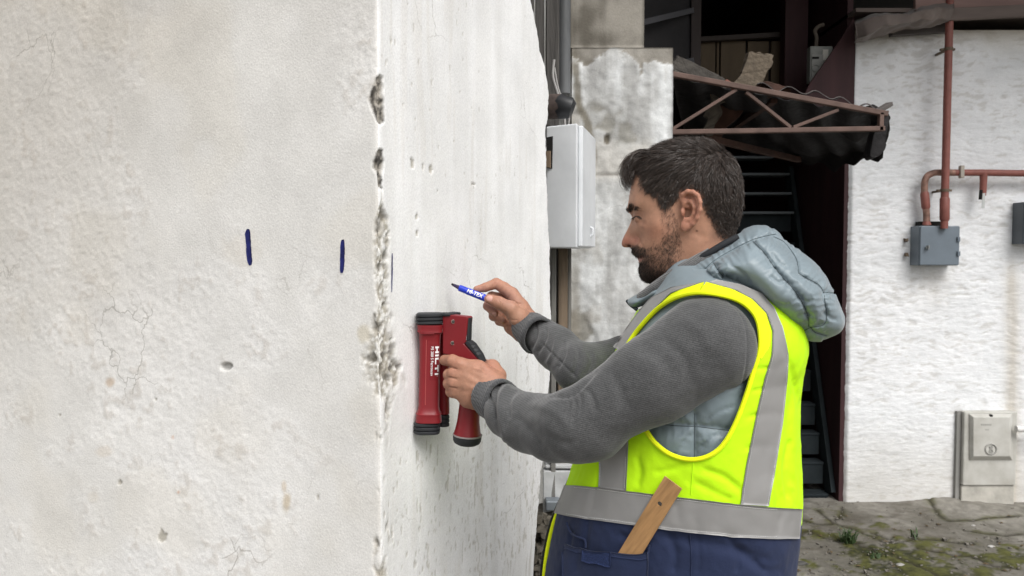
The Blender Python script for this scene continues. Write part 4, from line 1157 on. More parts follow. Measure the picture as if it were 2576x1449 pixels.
# seam line and end ridges of the tube, printed name
LT = np.linalg.norm(B1 - A1)
def on_tube(u, v, r=.0213):
    return A1 + axd * u + sdv * v + fwd * (max(r ** 3.6 - abs(v) ** 3.6, 0) ** (1 / 3.6))
def u4(y): return (y - 185) / 965 * LT
def v4(x): return max(-.0208, min(.0208, (x - 238) * S4))
seam = np.array([on_tube(u4(y), v4(203), .0213) for y in range(330, 980, 40)])
MB().tube(seam, .0005, 6).build('mould_seam', mat('pale red', (.5, .12, .11), .5), scan, True)
for y in (268, 1068):
    c = np.array([on_tube(u4(y), v, .0246) for v in np.linspace(-.02, .008, 14)])
    MB().tube(c, .0016, 8).build('ridge', redp, scan, True)
def decal(rects, name, m, r=.0215):
    b = MB()
    for (x0, y0, x1, y1) in rects:
        v0, v1 = v4(x0), v4(x1); n = 5
        V = []; F = []
        for i in range(n):
            v = v0 + (v1 - v0) * i / (n - 1)
            V += [on_tube(u4(y0), v, r), on_tube(u4(y1), v, r)]
        F = [(2*i, 2*i+2, 2*i+3, 2*i+1) for i in range(n - 1)]
        b.add(V, F)
    return b
decal([(238, 368, 338, 726)], 'label_plate', None, .02125).build('label_plate', mat('label red', (.185, .012, .017), .35, var=.1, bump=0), scan)
X0_, X1_ = 292, 328
lets = [[(X0_, 394, X1_, 410), (X0_, 436, X1_, 452), (304, 410, 316, 436)],                       # H
        [(X0_, 464, X1_, 480)],                                                            # I
        [(X0_, 492, X1_, 508), (X0_, 508, 303, 548)],                                          # L
        [(316, 556, X1_, 612), (X0_, 576, 316, 592)],                                          # T
        [(X0_, 624, X1_, 640)]]                                                            # I
lets = [[(a, 394 + (b - 394) * 1.14, c, 394 + (d - 394) * 1.14) for a, b, c, d in l] for l in lets]
for l in lets: decal(l, 'letter', None).build('letter', wht, scan)
def text_mesh(s, bold=0.0, shear=0.0):
    fc = bpy.data.curves.new('text', 'FONT'); fc.body = s; fc.offset = bold; fc.shear = shear; fc.size = 1; fc.resolution_u = 3
    o = bpy.data.objects.new('text', fc); COL.objects.link(o)
    bpy.context.view_layer.update()
    m = o.evaluated_get(bpy.context.evaluated_depsgraph_get()).to_mesh()
    V = np.array([v.co[:] for v in m.vertices]); F = [tuple(p.vertices) for p in m.polygons]
    import bmesh
    bm = bmesh.new(); bm.from_mesh(m); bmesh.ops.triangulate(bm, faces=bm.faces); bmesh.ops.subdivide_edges(bm, edges=bm.edges, cuts=3, use_grid_fill=True)
    V = np.array([v.co[:] for v in bm.verts]); bm.verts.index_update(); F = [tuple(v.index for v in f.verts) for f in bm.faces]; bm.free()
    bpy.data.objects.remove(o); bpy.data.curves.remove(fc)
    return V, F
V, F = text_mesh('PS 200 S Ferroscan', .01)
L_ = V[:, 0].max(); hgt = .72
P = np.array([on_tube(u4(394 + 288 * x / L_), v4(251 + 26 * y / hgt), .0215) for x, y, _ in V])
o = mk('lettering', P, F, wht, scan, False)
V, F = text_mesh('\u00ae'); P = np.array([on_tube(u4(684 + 9 * x), v4(314 + 10 * y), .0215) for x, y, _ in V]); mk('lettering', P, F, wht, scan, False)

# marker pen
dY = .04
pn = thing('marker_pen', 'blue felt marker pen with white lettering in the raised hand', 'pen', at_y(*Z3((700, 440)), 1.70))
blu = mat('blue plastic', (.018, .045, .50), rough=.35, var=.05, bump=0)
def a3(px, py, Y): q = Z3((px, py)); return at_y(q[0], q[1], Y + dY)
T_, E_ = a3(345, 304, 1.675), a3(1000, 566, 1.66)
pr3 = .0071
ad = (E_ - T_) / np.linalg.norm(E_ - T_)
PL = np.linalg.norm(E_ - T_)
lathe(T_, E_, [(0, pr3 * .75), (.004, pr3 * .98), (.02, pr3), (.19, pr3), (.193, pr3 * 1.06), (.97, pr3 * 1.06), (1, pr3 * .8)], 28).build('barrel', blu, pn, True)
nb = a3(228, 247, 1.68)
nd = (nb - T_) / np.linalg.norm(nb - T_)
mx = mat('nib holder', (.035, .02, .07), rough=.4, var=.3, vscale=200, bump=0)
lathe(T_ + ad * .002, T_ + nd * .0135, [(0, .0048), (.3, .0045), (.7, .0036), (1, .0032)], 18).build('nib_holder', mx, pn, True)
lathe(T_ + nd * .012, nb, [(0, .003), (.5, .0028), (.75, .0026), (1, .0012)], 14).build('nib', mat('black felt', (.012, .011, .014), .9), pn, True)
tc_ = CAM - T_; tc_ -= (tc_ @ ad) * ad; tc_ /= np.linalg.norm(tc_)
up_ = np.cross(ad, tc_);
if up_[2] < 0: up_ = -up_
V, F = text_mesh('HI-TEX', .035, .12)
scl = .0078 / .7
P = np.array([T_ + ad * (.0195 + x * scl * 1.02) + pr3 * 1.075 * (math.cos((y * scl - .0022) / pr3) * tc_ + math.sin((y * scl - .0022) / pr3) * up_) for x, y, _ in V])
mk('lettering', P, F, wht, pn, False)
c = T_ + ad * .024 + up_ * pr3 * 1.07
# ================================================================== THE MAN
def skinmat():
    m = mat('skin', attr=True, rough=.56, var=.16, vscale=75, bump=.45, bscale=620, bdist=.0008, spec=.32, sss=.08, fine=.16, fscale=1100)
    return m
skin = skinmat()
man = thing('person', 'bearded man in grey sweater and yellow safety vest marking the wall', 'person', L(1745, 1449, 0) * (1, 1, 0))
SK = np.array([.475, .255, .168])

def c5(p):
    q = Z5(np.asarray(p, float)); return loc(L(q[..., 0], q[..., 1], 0.0))[..., (0, 2)]
def mirpx(V):
    """picture coords of each point or, for his far side, of its mirror twin"""
    q = loc(V); q[..., 1] = -np.abs(q[..., 1]); return np.stack(proj(wor(q)), -1)
def to5(vpx): return np.stack([(vpx[..., 0] / .73182 - 2100) * 2.588, (vpx[..., 1] / .73182 - 440) * 2.588], -1)

# ---------------- head and neck
prof = [(172,560),(160,630),(153,685),(152,722),(164,752),(180,776),(186,800),(170,850),(142,910),(112,968),(95,1012),(93,1036),(103,1056),(130,1066),(165,1066),(190,1072),
        (192,1092),(197,1112),(212,1127),(218,1143),(236,1157),(242,1175),(248,1196),(262,1208),(262,1222),(256,1250),(262,1295),(280,1332),(315,1358),(370,1372),(430,1378),
        (470,1420),(480,1500),(480,1640),(1170,1640),(1140,1420),(1105,1250),(1090,1080),(1095,980),(1110,900),(1146,800),(1163,650),(1158,520),(1128,390),(1060,272),(960,175),(820,122),(650,115),(480,160),(335,248),(245,345),(198,445)]
ctrl = [(800,450,76),(950,500,72),(600,450,74),(700,300,67),(450,420,67),(1050,550,60),(300,500,54),(900,270,54),(500,260,56),(230,600,43),(350,650,61),(290,700,55),(230,690,46),(450,750,66.5),
        (420,880,67),(330,840,54),(275,870,44),(240,800,31),(205,765,24),(188,850,8.5),(158,930,9.5),(140,985,11.5),(128,1030,10),(208,1000,16.5),(190,1040,14),(255,965,29),(272,1045,35),(232,1090,25),(255,1140,26),(305,1110,40),
        (268,1190,21),(285,1215,24),(290,1290,24),(330,1335,25),(350,1250,43),(420,1150,57),(500,1050,65),(560,1150,63),(480,1280,53),(600,950,70),(560,1250,57),(430,1330,38),(700,750,73),(750,1050,62),
        (900,1000,58),(650,1200,56),(800,1250,60),(1000,1000,46),(900,1450,62),(700,1500,62),(1000,1250,52),(560,1450,42),(850,750,72),(1000,750,62)]
poly2 = spline(c5(prof), 5, True)
cp = np.vstack([poly2, c5([c[:2] for c in ctrl])])
cv = np.r_[np.zeros(len(poly2)), np.array([c[2] for c in ctrl]) ** 2 * 1e-6]
h = .0017
slo, shi = poly2.min(0) - .012, poly2.max(0) + .012
ztop = shi[1]
sx = np.arange(slo[0], shi[0], h); sz = np.arange(slo[1] + .012, ztop, h)
tt = np.arange(-.112, .1121, h)
g2 = np.stack(np.meshgrid(sx, sz, indexing='ij'), -1)
W2 = rbf(cp, cv, g2, 1e-9)
dd = sdist(g2, poly2)
W2 = np.where(dd > 0, np.maximum(W2, 1e-7), np.minimum(W2, dd * .012) * sstep(-.03, -.0, dd) + dd * .03)
T = tt[None, :, None]
F = (T ** 2 - W2[:, None, :]) / (2 * np.sqrt(np.maximum(W2[:, None, :], 0) + T ** 2) + .003)
P3 = np.stack(np.meshgrid(sx, tt, sz, indexing='ij'), -1)
def l5(x, y, t): q = Z5((x, y)); return loc(L(q[0], q[1], t))
def both(fn): return
Pm = P3.copy(); Pm[..., 1] = -np.abs(Pm[..., 1])
# eyes: lid-covered balls in their sockets
F = smin(F, ellip(Pm, l5(262, 796, -.0315), (.0128, .0125, .0120)), .005)
# brow ridge, nostril wing
F = smin(F, cone(Pm, l5(180, 722, -.012), l5(262, 716, -.040), .0075, .006), .010)
F = smin(F, ellip(Pm, l5(214, 1012, -.0125), (.0085, .0065, .0085)), .004)
F = smax(F, -ellip(Pm, l5(158, 1056, -.0085), (.0062, .0032, .0040)), .002)
# ear, only evaluated near it
hx = [(690,700,-.0795),(655,688,-.079),(634,640,-.081),(642,592,-.085),(682,565,-.089),(730,570,-.092),(774,602,-.095),(794,660,-.097),(792,730,-.096),(768,800,-.093),(733,852,-.089),(700,885,-.085)]
ah = [(676,640,-.083),(716,655,-.087),(742,705,-.089),(735,765,-.087),(702,815,-.085)]
em_ = (np.abs(Pm[..., 0] - l5(715, 720, -.085)[0]) < .045) & (np.abs(Pm[..., 2] - l5(715, 720, -.085)[2]) < .06) & (Pm[..., 1] < -.05)
Q = Pm[em_]
E = ellip(Q, l5(718, 715, -.0825), (.0165, .0065, .031))
E = smax(E, -ellip(Q, l5(684, 740, -.092), (.0125, .0165, .0155)), .002)
E = smax(E, -ellip(Q, l5(680, 625, -.093), (.0085, .011, .0085)), .002)
E = smax(E, -cone(Q, l5(755, 620, -.095), l5(765, 760, -.095), .0042, .0038), .002)
hp_ = [l5(*a) for a in hx]
for a, b in zip(hp_[:-1], hp_[1:]): E = smin(E, cone(Q, a, b, .0040, .0040), .003)
ap_ = [l5(*a) for a in ah]
for a, b in zip(ap_[:-1], ap_[1:]): E = smin(E, cone(Q, a, b, .0030, .0030), .003)
E = smin(E, ellip(Q, l5(662, 876, -.082), (.0088, .0050, .0105)), .004)
E = smin(E, ellip(Q, l5(638, 748, -.079), (.0045, .006, .0065)), .003)
E = smin(E, ellip(Q, l5(692, 815, -.084), (.005, .004, .004)), .003)
F[em_] = smin(F[em_], E, .003)
HV, HQ = surface(F, (sx[0], tt[0], sz[0]), h)
HV = wor(relax(HV, HQ, 1, .4))
HN = vnormals(HV, HQ)
f5 = lambda pts: Z5(np.asarray(pts, float))
for pts, wd_, dp in (([(205,742),(240,738),(285,752)], 2.2, .0013), ([(196,800),(222,786),(248,787),(268,803)], 1.5, .0011), ([(238,958),(252,985),(250,1020),(236,1046)], 2.2, .0016), ([(250,985),(280,1050),(305,1110)], 4, .0012),
                 ([(216,1143),(255,1150),(298,1138)], 2.0, .0022), ([(262,830),(300,850),(330,846)], 5, .0007), ([(280,800),(275,850),(262,880)], 5, .0008), ([(620,880),(640,930)], 6, .001), ([(690,900),(860,1000)], 9, .0010), ([(800,900),(700,1180)], 14, -.0012)):
    HV = crease(HV, HN, f5(pts), wd_, dp)
hp5 = to5(mirpx(HV))
hcol = np.tile(SK, (len(HV), 1))
def spot(c, x, y, rx, ry, col, a, soft=1.0):
    d = np.hypot((hp5[:, 0] - x) / rx, (hp5[:, 1] - y) / ry)
    return lerp(c, np.array(col), a * np.exp(-d ** 2 * soft))
hcol = spot(hcol, 140, 1010, 60, 60, (.40, .15, .11), .7)
hcol = spot(hcol, 225, 1000, 35, 40, (.43, .155, .115), .5)
hcol = spot(hcol, 400, 920, 110, 90, (.44, .19, .12), .5)
hcol = spot(hcol, 330, 640, 130, 120, (.46, .255, .165), .5)
hcol = spot(hcol, 215, 770, 60, 25, (.33, .165, .11), .7)
hcol = spot(hcol, 270, 850, 50, 30, (.36, .175, .115), .4)
earm = inside(hp5, [(610,560),(700,530),(790,560),(815,660),(805,760),(760,850),(690,915),(620,915),(622,800),(615,700)]) & (np.abs(loc(HV)[:, 1]) > .0735)
hcol[earm] = .35 * hcol[earm] + .65 * np.array([.43, .185, .125])
lip = sstep(-4, 6, sdist(hp5, [(210,1128),(240,1136),(300,1130),(290,1150),(270,1190),(250,1200),(238,1165)]))
hcol = lerp(hcol, np.array([.36, .145, .12]), .75 * lip)
# lash line and lid
ll = seg_dist(hp5, spline([(192,804),(222,787),(248,788),(270,806)], 5)); hcol = lerp(hcol, np.array([.03, .022, .02]), .95 * sstep(8, 3.5, ll))
ey = sstep(-3, 3, sdist(hp5, [(226,792),(246,790),(264,803),(262,814),(240,806)])); hcol = lerp(hcol, np.array([.05, .035, .03]), .85 * ey)
no = np.hypot((hp5[:, 0] - 163) / 22, (hp5[:, 1] - 1049) / 11); hcol = lerp(hcol, np.array([.07, .03, .022]), .85 * sstep(1.15, .6, no))  # darkness of the nostril cavity put into the skin colour
mole = np.hypot(hp5[:, 0] - 765, hp5[:, 1] - 915); hcol = lerp(hcol, np.array([.12, .06, .04]), .9 * sstep(13, 6, mole))
HAIRPOLY = [(150,455),(195,432),(240,412),(285,398),(292,470),(318,540),(375,578),(425,620),(445,690),(480,722),(520,695),(560,652),(605,622),(622,570),(660,543),(720,536),(785,570),(815,640),(835,710),(872,780),(915,850),(950,920),(1000,985),(1130,960),
            (1300,800),(1350,300),(900,-80),(400,-50),(50,250)]
BEARD = [(440,690),(520,690),(575,760),(600,900),(612,1000),(640,1090),(630,1180),(560,1280),(480,1365),(380,1420),(230,1380),(225,1250),(258,1210),(288,1182),(306,1136),(262,1134),(215,1124),(180,1108),(178,1068),(240,1050),(300,1075),(330,1035),(440,990),(455,900),(448,800)]
hd = sdist(hp5, HAIRPOLY)
fade = np.clip(sstep(-18, 40, hd + 14 * fbm(hp5 / 22, 3)), 0, 1)
hcol = lerp(hcol, np.array([.026, .020, .017]), .985 * fade)
napef = sstep(820, 960, hp5[:, 1]) * sstep(850, 930, hp5[:, 0]) * sstep(1060, 960, hp5[:, 1]); hcol = lerp(hcol, np.array([.10, .065, .05]), .45 * napef)
bctl = np.array([(300,1290,1,13),(275,1245,1,9),(350,1335,1,12),(420,1310,.95,9),(480,1200,.72,7),(400,1190,.6,6),(340,1160,.8,6),(350,1095,.45,5),(420,1085,.5,5),(540,1080,.8,6),(560,980,.7,5),(535,880,.45,5),(490,780,.35,5),(460,900,.12,4),(390,1010,.10,4),
                 (225,1085,1.1,6),(275,1095,1.1,6),(600,1100,.35,4),(560,1230,.75,6),(625,1180,.2,3),(320,1045,.12,4),(480,1340,.6,6),(240,1350,1,12)], float)
bden = idw(bctl[:, :2], bctl[:, 2:4], hp5, 4, 40.)
bin_ = sstep(-25, 12, sdist(hp5, BEARD) + 10 * fbm(hp5 / 18, 7))
hcol = lerp(hcol, np.array([.055, .038, .030]), np.clip(.5 * bin_ * bden[:, 0] ** 1.3, 0, .85))
hcol = hcol * (1 + .06 * fbm(HV * 160, 9, 3))[:, None]

# ---------------- hands
def hand_mesh(prims, ell=(), h_=.0013, k=.004, pad=.032, cut=None, kk=None):
    pts = np.array([p[0] for p in prims] + [p[1] for p in prims]); lo = pts.min(0) - pad; hi = pts.max(0) + pad
    P = grid3(lo, hi, h_); F = None
    for pr0 in prims:
        a, b, ra, rb = pr0[:4]; kq = pr0[4] if len(pr0) > 4 else k
        lo_ = np.minimum(a, b) - max(ra, rb) - .02; hi_ = np.maximum(a, b) + max(ra, rb) + .02
        d = cone(P, a, b, ra, rb)
        F = d if F is None else smin(F, d, kq)
    V, Q = surface(F, lo, h_)
    V = relax(V, Q, 1, .4)
    return V, Q
def c4(px, py, Y): q = Z4((px, py)); return at_y(q[0], q[1], Y)
def ch(fn, pts, k=.0022):
    out = []
    for a, b in zip(pts[:-1], pts[1:]):
        out.append((fn(*a[:3]), fn(*b[:3]), a[3] / 1000, b[3] / 1000, k))
    return out
# left hand round the scanner handle
lp = []
lp += ch(c4, [(935,870,1.55,26), (800,815,1.552,26), (700,790,1.556,26)], .01)
lp += ch(c4, [(870,755,1.555,21), (700,645,1.556,18.5), (530,592,1.556,14.5)], .010)
lp += ch(c4, [(850,800,1.552,22), (640,725,1.552,18), (462,678,1.556,13.2)], .010)
lp += ch(c4, [(820,870,1.552,22), (640,805,1.552,18), (462,772,1.556,13)], .010)
lp += ch(c4, [(760,930,1.556,21), (620,890,1.556,17.5), (484,862,1.560,12.6)], .010)
lp += ch(c4, [(720,965,1.562,17), (600,945,1.562,15)], .012)
lp += ch(c4, [(530,590,1.557,14.2), (450,552,1.562,12.2), (372,545,1.585,10.8)], .004)
lp += ch(c4, [(462,678,1.557,13), (418,690,1.566,12.0), (432,700,1.602,11), (520,708,1.622,9.5)], .003)
lp += ch(c4, [(462,772,1.557,12.8), (416,778,1.567,11.8), (436,790,1.602,10.8), (520,796,1.622,9.5)], .003)
lp += ch(c4, [(484,862,1.561,12.2), (436,858,1.572,11.0), (458,872,1.604,10), (520,880,1.62,8.8)], .003)
lp += ch(c4, [(900,700,1.575,18), (845,618,1.590,15.5), (770,600,1.618,12.5), (700,630,1.632,10.5)], .006)
V1, Q1 = hand_mesh(lp, pad=.036)
N1 = vnormals(V1, Q1)
f4 = lambda pts: Z4(np.asarray(pts, float))
for pts, wd_, dp in (([(360,600),(420,612),(480,632),(500,640)], 2.2, .0022), ([(395,715),(440,722),(500,735)], 2.6, .0022), ([(398,812),(440,820),(505,830)], 2.6, .0022), ([(440,500),(446,530),(440,575)], 1.4, .0005), ([(425,505),(430,530),(426,570)], 1.2, .0004),
                 ([(560,650),(650,700),(760,760)], 7, .0012), ([(560,745),(660,790),(760,830)], 7, .0012), ([(560,830),(680,870),(760,900)], 7, .0010), ([(480,560),(520,575),(545,610)], 4, -.0010),
                 ([(640,620),(720,640),(800,690)], 3, -.0007), ([(700,560),(760,620),(790,680)], 5, .0018), ([(780,560),(860,590)], 1.5, .0005)):
    V1 = crease(V1, N1, f4(pts), wd_, dp)
# right hand holding the pen
rp_ = []
rp_ += ch(a3, [(1620,1020,1.67,30), (1400,900,1.675,29.5), (1330,860,1.675,27)], .01)
rp_ += ch(a3, [(1400,800,1.680,21.5), (1270,595,1.685,17), (1142,398,1.690,14.8)], .008)
rp_ += ch(a3, [(1330,860,1.70,22), (1200,640,1.712,17), (1075,480,1.715,13.5)], .008)
rp_ += ch(a3, [(1300,930,1.70,22), (1150,740,1.72,16), (1030,560,1.73,12.5)], .008)
rp_ += ch(a3, [(1290,980,1.69,22), (1150,880,1.70,18), (1040,720,1.728,12)], .008)
rp_ += ch(a3, [(1142,398,1.690,14.4), (1020,308,1.693,13), (905,238,1.697,11.8)], .003)
rp_ += ch(a3, [(905,238,1.697,11.6), (740,298,1.688,9.8), (610,328,1.684,7.6)], .0025)
rp_ += ch(a3, [(1075,480,1.715,13), (835,438,1.708,11.5), (775,580,1.690,10.2), (880,690,1.672,8.6)], .0022)
rp_ += ch(a3, [(1030,560,1.73,12), (850,600,1.725,11), (860,735,1.70,10), (1000,800,1.685,8.4)], .0022)
rp_ += ch(a3, [(1040,700,1.728,11.5), (905,720,1.722,10.2), (945,812,1.70,9), (1040,850,1.690,7.8)], .0022)
rp_ += ch(a3, [(1340,850,1.665,25), (1230,740,1.655,21), (1125,622,1.648,16.2), (940,530,1.642,12.6), (795,474,1.644,10.4)], .006)
V2, Q2 = hand_mesh(rp_, pad=.036)
N2_ = vnormals(V2, Q2)
f3 = lambda pts: Z3(np.asarray(pts, float))
for pts, wd_, dp in (([(1030,640),(1060,740),(1120,870),(1250,1000)], 3.2, .0020), ([(880,205),(862,270),(850,300)], 1.8, .0013), ([(1000,300),(970,350),(945,370)], 1.8, .0010), ([(1110,420),(1080,460),(1075,490)], 2, .0010), ([(1160,510),(1220,540),(1300,545)], 2.2, .0012),
                 ([(930,470),(960,520),(955,580)], 1.6, .0007), ([(960,460),(990,510),(985,590)], 1.6, .0006), ([(840,425),(850,470),(830,520)], 1.1, .0008), ([(1085,760),(1150,790),(1240,790)], 1.8, .0008), ([(780,690),(850,720),(900,745)], 2, .0012), ([(830,800),(950,810),(1070,825)], 2, .0012)):
    V2 = crease(V2, N2_, f3(pts), wd_, dp)
def handcol(V, N, nails, fpx, reds):
    c = np.tile(SK * np.array([.86, .80, .80]), (len(V), 1))
    vp = np.stack(proj(V), -1); fc = ((CAM - V) * N).sum(1) > 0
    for x, y, r, col, a in reds:
        q = fpx([(x, y)])[0]; d = np.linalg.norm(vp - q, axis=1) / r
        c = lerp(c, np.array(col), a * np.exp(-d ** 2))
    for poly in nails:
        d = sdist(vp, spline(fpx(poly), 4, True))
        c = lerp(c, np.array([.62, .36, .30]), np.where(fc, .85 * sstep(-.6, .8, d), 0))
        c = lerp(c, np.array([.30, .14, .10]), np.where(fc, .5 * np.exp(-(d / .9) ** 2), 0))
    return c * (1 + .08 * fbm(V * 220, 19, 3))[:, None]
C1 = handcol(V1, N1, [], f4, [(470,600,16,(.42,.19,.13),.5),(430,690,14,(.40,.19,.13),.5),(430,780,14,(.40,.19,.13),.5),(800,600,22,(.46,.21,.15),.5),(620,760,40,(.46,.25,.165),.5)])
C2 = handcol(V2, N2_, [[(752,440),(800,415),(845,425),(848,470),(825,510),(775,505),(750,480)], [(835,690),(870,670),(908,680),(905,725),(880,740)], [(980,790),(1040,800),(1050,820),(990,812)]], f3,
             [(640,320,14,(.42,.20,.15),.5),(900,230,16,(.44,.21,.15),.4),(1100,450,22,(.45,.24,.19),.6),(780,640,20,(.36,.17,.12),.5),(900,790,26,(.36,.17,.12),.6),(1150,750,40,(.5,.29,.2),.5),(740,500,10,(.52,.25,.19),.5)])

# hidden body: trunk, hips and arms under the clothes, one skin with head and hands
def tcap(pts, h_=.006, k=.05):
    prims = [(np.array(a[:3]), np.array(b[:3]), a[3], b[3]) for a, b in zip(pts[:-1], pts[1:])]
    allp = np.array([p[0] for p in prims] + [p[1] for p in prims]); r = max(max(p[2], p[3]) for p in prims)
    lo = allp.min(0) - r - .02; P = grid3(lo, allp.max(0) + r + .02, h_)
    F = None
    for a, b, ra, rb in prims:
        d = cone(P, a, b, ra, rb); F = d if F is None else smin(F, d, k)
    return surface(F, lo, h_)
def LP(x, y, t, r): return (*L(x, y, t), r)
trunk = tcap([LP(1745, 720, 0, .058), LP(1765, 870, 0, .085), LP(1740, 1150, 0, .11), LP(1740, 1450, 0, .12)], .01)
la = [LP(1790, 890, -.15, .04), LP(1440, 1080, -.205, .030)]
LW = at_y(1240, 1004, 1.552)
larm = tcap([la[0], la[1], LP(1330, 1072, -.135, .028), (*LW, .026)], .005, .02)
RE = at_y(1456, 927, 1.56); RS = L(1690, 900, .165); RW = a3(1560, 990, 1.67)
rarm = tcap([(*RS, .04), (*RE, .029), (*RW, .026)], .005, .02)
parts_ = [(HV, HQ, hcol), (V1, Q1, C1), (V2, Q2, C2)] + [(v, q, np.tile(SK, (len(v), 1))) for v, q in (trunk, larm, rarm)]
BV = np.vstack([p[0] for p in parts_]); off = np.r_[0, np.cumsum([len(p[0]) for p in parts_])[:-1]]
BQ = np.vstack([p[1] + o_ for p, o_ in zip(parts_, off)]); BC = np.vstack([p[2] for p in parts_])
body = mk('body', BV, BQ, skin, man, True, cols=BC)

# ---------------- hair
def hairmat(name, c, r=.5):
    m = mat(name, c, rough=r, attr=True, var=.2, vscale=120, bump=0, spec=.4)
    m['tone'] = c
    return m
hairm = hairmat('dark brown hair', (.046, .035, .029), .38)
beardm = hairmat('dark brown beard', (.036, .024, .018), .5)
HNl = HN
def strands(name, guides, kids, spread, width, m, seed, clump=.55):
    """guides: (n,k,3) polylines; every guide gets kids lying round it, gathered towards its tip"""
    r = np.random.default_rng(seed); n, k, _ = guides.shape
    Gd = np.repeat(guides, kids, 0)
    off = r.normal(0, 1, (len(Gd), 1, 3)) * spread
    u = np.linspace(0, 1, k)[None, :, None]
    wig = r.normal(0, 1, (len(Gd), 1, 3)) * spread * .5 * np.sin(u * math.pi * r.uniform(1, 2.6, (len(Gd), 1, 1)) + r.uniform(0, 6, (len(Gd), 1, 1)))
    scale = r.uniform(.7, 1.08, (len(Gd), 1, 1))
    Pg = Gd[:, :1] + (Gd - Gd[:, :1]) * scale + off * (1 - clump * u) + wig * u
    tg = np.gradient(Pg, axis=1); tg /= np.maximum(np.linalg.norm(tg, axis=-1, keepdims=True), 1e-9)
    rd_ = r.normal(0, 1, (len(Gd), 1, 3)); sd_ = np.cross(tg, rd_); sd_ /= np.maximum(np.linalg.norm(sd_, axis=-1, keepdims=True), 1e-9)
    wd_ = width * (1 - .75 * u) * r.uniform(.7, 1.2, (len(Gd), 1, 1))
    A, B = Pg - sd_ * wd_, Pg + sd_ * wd_
    V = np.stack([A, B], 2).reshape(-1, 3)
    base = np.arange(len(Gd))[:, None] * (2 * k) + np.arange(k - 1)[None] * 2
    Q = np.stack([base, base + 1, base + 3, base + 2], -1).reshape(-1, 4)
    tone = r.lognormal(0, .38, len(Gd)) * r.choice([1, 1, 1, 1, 1.8], len(Gd))
    STR[id(V)] = np.repeat(np.array(m['tone'][:])[None] * np.clip(tone, .45, 3.2)[:, None], 2 * k, 0)
    return V, Q
STR = {}
def guides_on(mask_w, n, flow, k=6, seed=1, jitter=.25):
    r = np.random.default_rng(seed)
    p = mask_w / mask_w.sum()
    i = r.choice(len(HV), n, p=p)
    f = idw(np.array([a[:2] for a in flow], float), np.array([a[2:] for a in flow], float), hp5[i], 4, 200.)
    q = loc(HV[i]); nl = np.stack([HN[i] @ me, HN[i] @ mr, HN[i][:, 2]], -1)
    d = np.stack([f[:, 0], r.normal(0, .12, n), -f[:, 1]], -1)
    d += r.normal(0, jitter, d.shape) * .5
    d -= (d * nl).sum(1, keepdims=True) * nl
    d /= np.maximum(np.linalg.norm(d, axis=1, keepdims=True), 1e-6)
    ln = (f[:, 2] * r.uniform(.75, 1.15, n) / 1000)[:, None, None]
    lift = (f[:, 3] * r.uniform(.6, 1.3, n))[:, None, None]
    u = np.linspace(0, 1, k)[None, :, None]
    G_ = q[:, None] - nl[:, None] * .001 + ln * (u * d[:, None] * np.sqrt(np.maximum(1 - lift ** 2, .1)) + lift * nl[:, None] * (u - .5 * u ** 2))
    # keep strands outside the skull: follow its curvature
    for a in range(1, k):
        g = G_[:, a]
        dist = bvh_near(wor(g))
        push = np.maximum(0, .0012 - dist[0])
        G_[:, a:] += (dist[1] * push[:, None])[:, None]
    return wor(G_)
bvh_head = BVHTree.FromPolygons([tuple(v) for v in HV], [tuple(int(a) for a in f) for f in HQ])
def bvh_near(P):
    D = np.zeros(len(P)); Nn = np.zeros((len(P), 3))
    for i, p in enumerate(P):
        l_, n_, _, d_ = bvh_head.find_nearest(Vector(p))
        s_ = 1 if (Vector(p) - l_).dot(n_) > 0 else -1
        D[i] = s_ * d_; Nn[i] = (n_.dot(Vector(me)), n_.dot(Vector(mr)), n_.z)
    return D, Nn
flow = [(300,250,-1,.15,26,.42),(500,150,-1,.0,34,.42),(700,115,-1,-.05,32,.42),(900,160,-.8,-.1,26,.45),(1050,260,-.2,.5,22,.5),(500,320,-1,.40,28,.34),(400,420,-.85,.6,22,.30),(700,350,-.8,.6,24,.30),(850,350,-.4,.9,22,.32),
        (600,500,-.55,.85,15,.26),(430,600,-.4,.9,12,.25),(480,690,-.15,1,8,.25),(800,550,-.05,1,12,.28),(950,500,.1,1,14,.3),(1100,400,.35,1,17,.38),(1140,600,.2,1,12,.35),(850,720,.2,1,6,.3),(950,850,.25,1,3.5,.35),(1050,920,.15,1,3,.35),(220,340,-1,.1,14,.45),(1120,780,.1,1,7,.35)]
area = sstep(-4, 18, hd + 10 * fbm(hp5 / 15, 13)) * (1 - .35 * napef)
area[earm & (hp5[:, 1] > 545)] = 0
gd = guides_on(area, 3600, flow, 6, 3)
V_, Q_ = strands('hair', gd, 14, .0019, .00027, hairm, 5, .42)
# curls falling over the forehead
cg = []
r_ = np.random.default_rng(8)
for i in range(300):
    t = r_.uniform(-1, 1); tt_ = -.045 * t
    base = [(350,250),(260,250),(185,275),(130,320),(105,375),(112,430),(150,455)] if i % 2 else [(320,310),(240,310),(170,340),(125,395),(105,450),(120,505),(160,545)]
    if i % 5 == 0: base = [(360,240),(280,220),(205,235),(150,270),(112,330),(122,375),(165,370)]
    jx, jy = r_.normal(-6, 13), r_.normal(0, 14); sc = r_.uniform(.75, 1.06)
    pts = spline([(330 + (x - 330) * sc + jx + 30 * abs(t), 225 + (y - 225) * sc + jy) for x, y in base], 3)
    ph = r_.uniform(0, 6); am = r_.uniform(2, 9)
    pts = pts + am * np.stack([np.sin(np.arange(len(pts)) * .75 + ph), np.cos(np.arange(len(pts)) * .75 + ph)], -1) * np.linspace(.2, 1, len(pts))[:, None]
    q = Z5(pts); P = L(q[:, 0], q[:, 1], np.full(len(q), tt_ * .75 + r_.normal(0, .005)) + .004 * np.sin(np.arange(len(q)) * .7 + ph))
    cg.append(resample(P, 14))
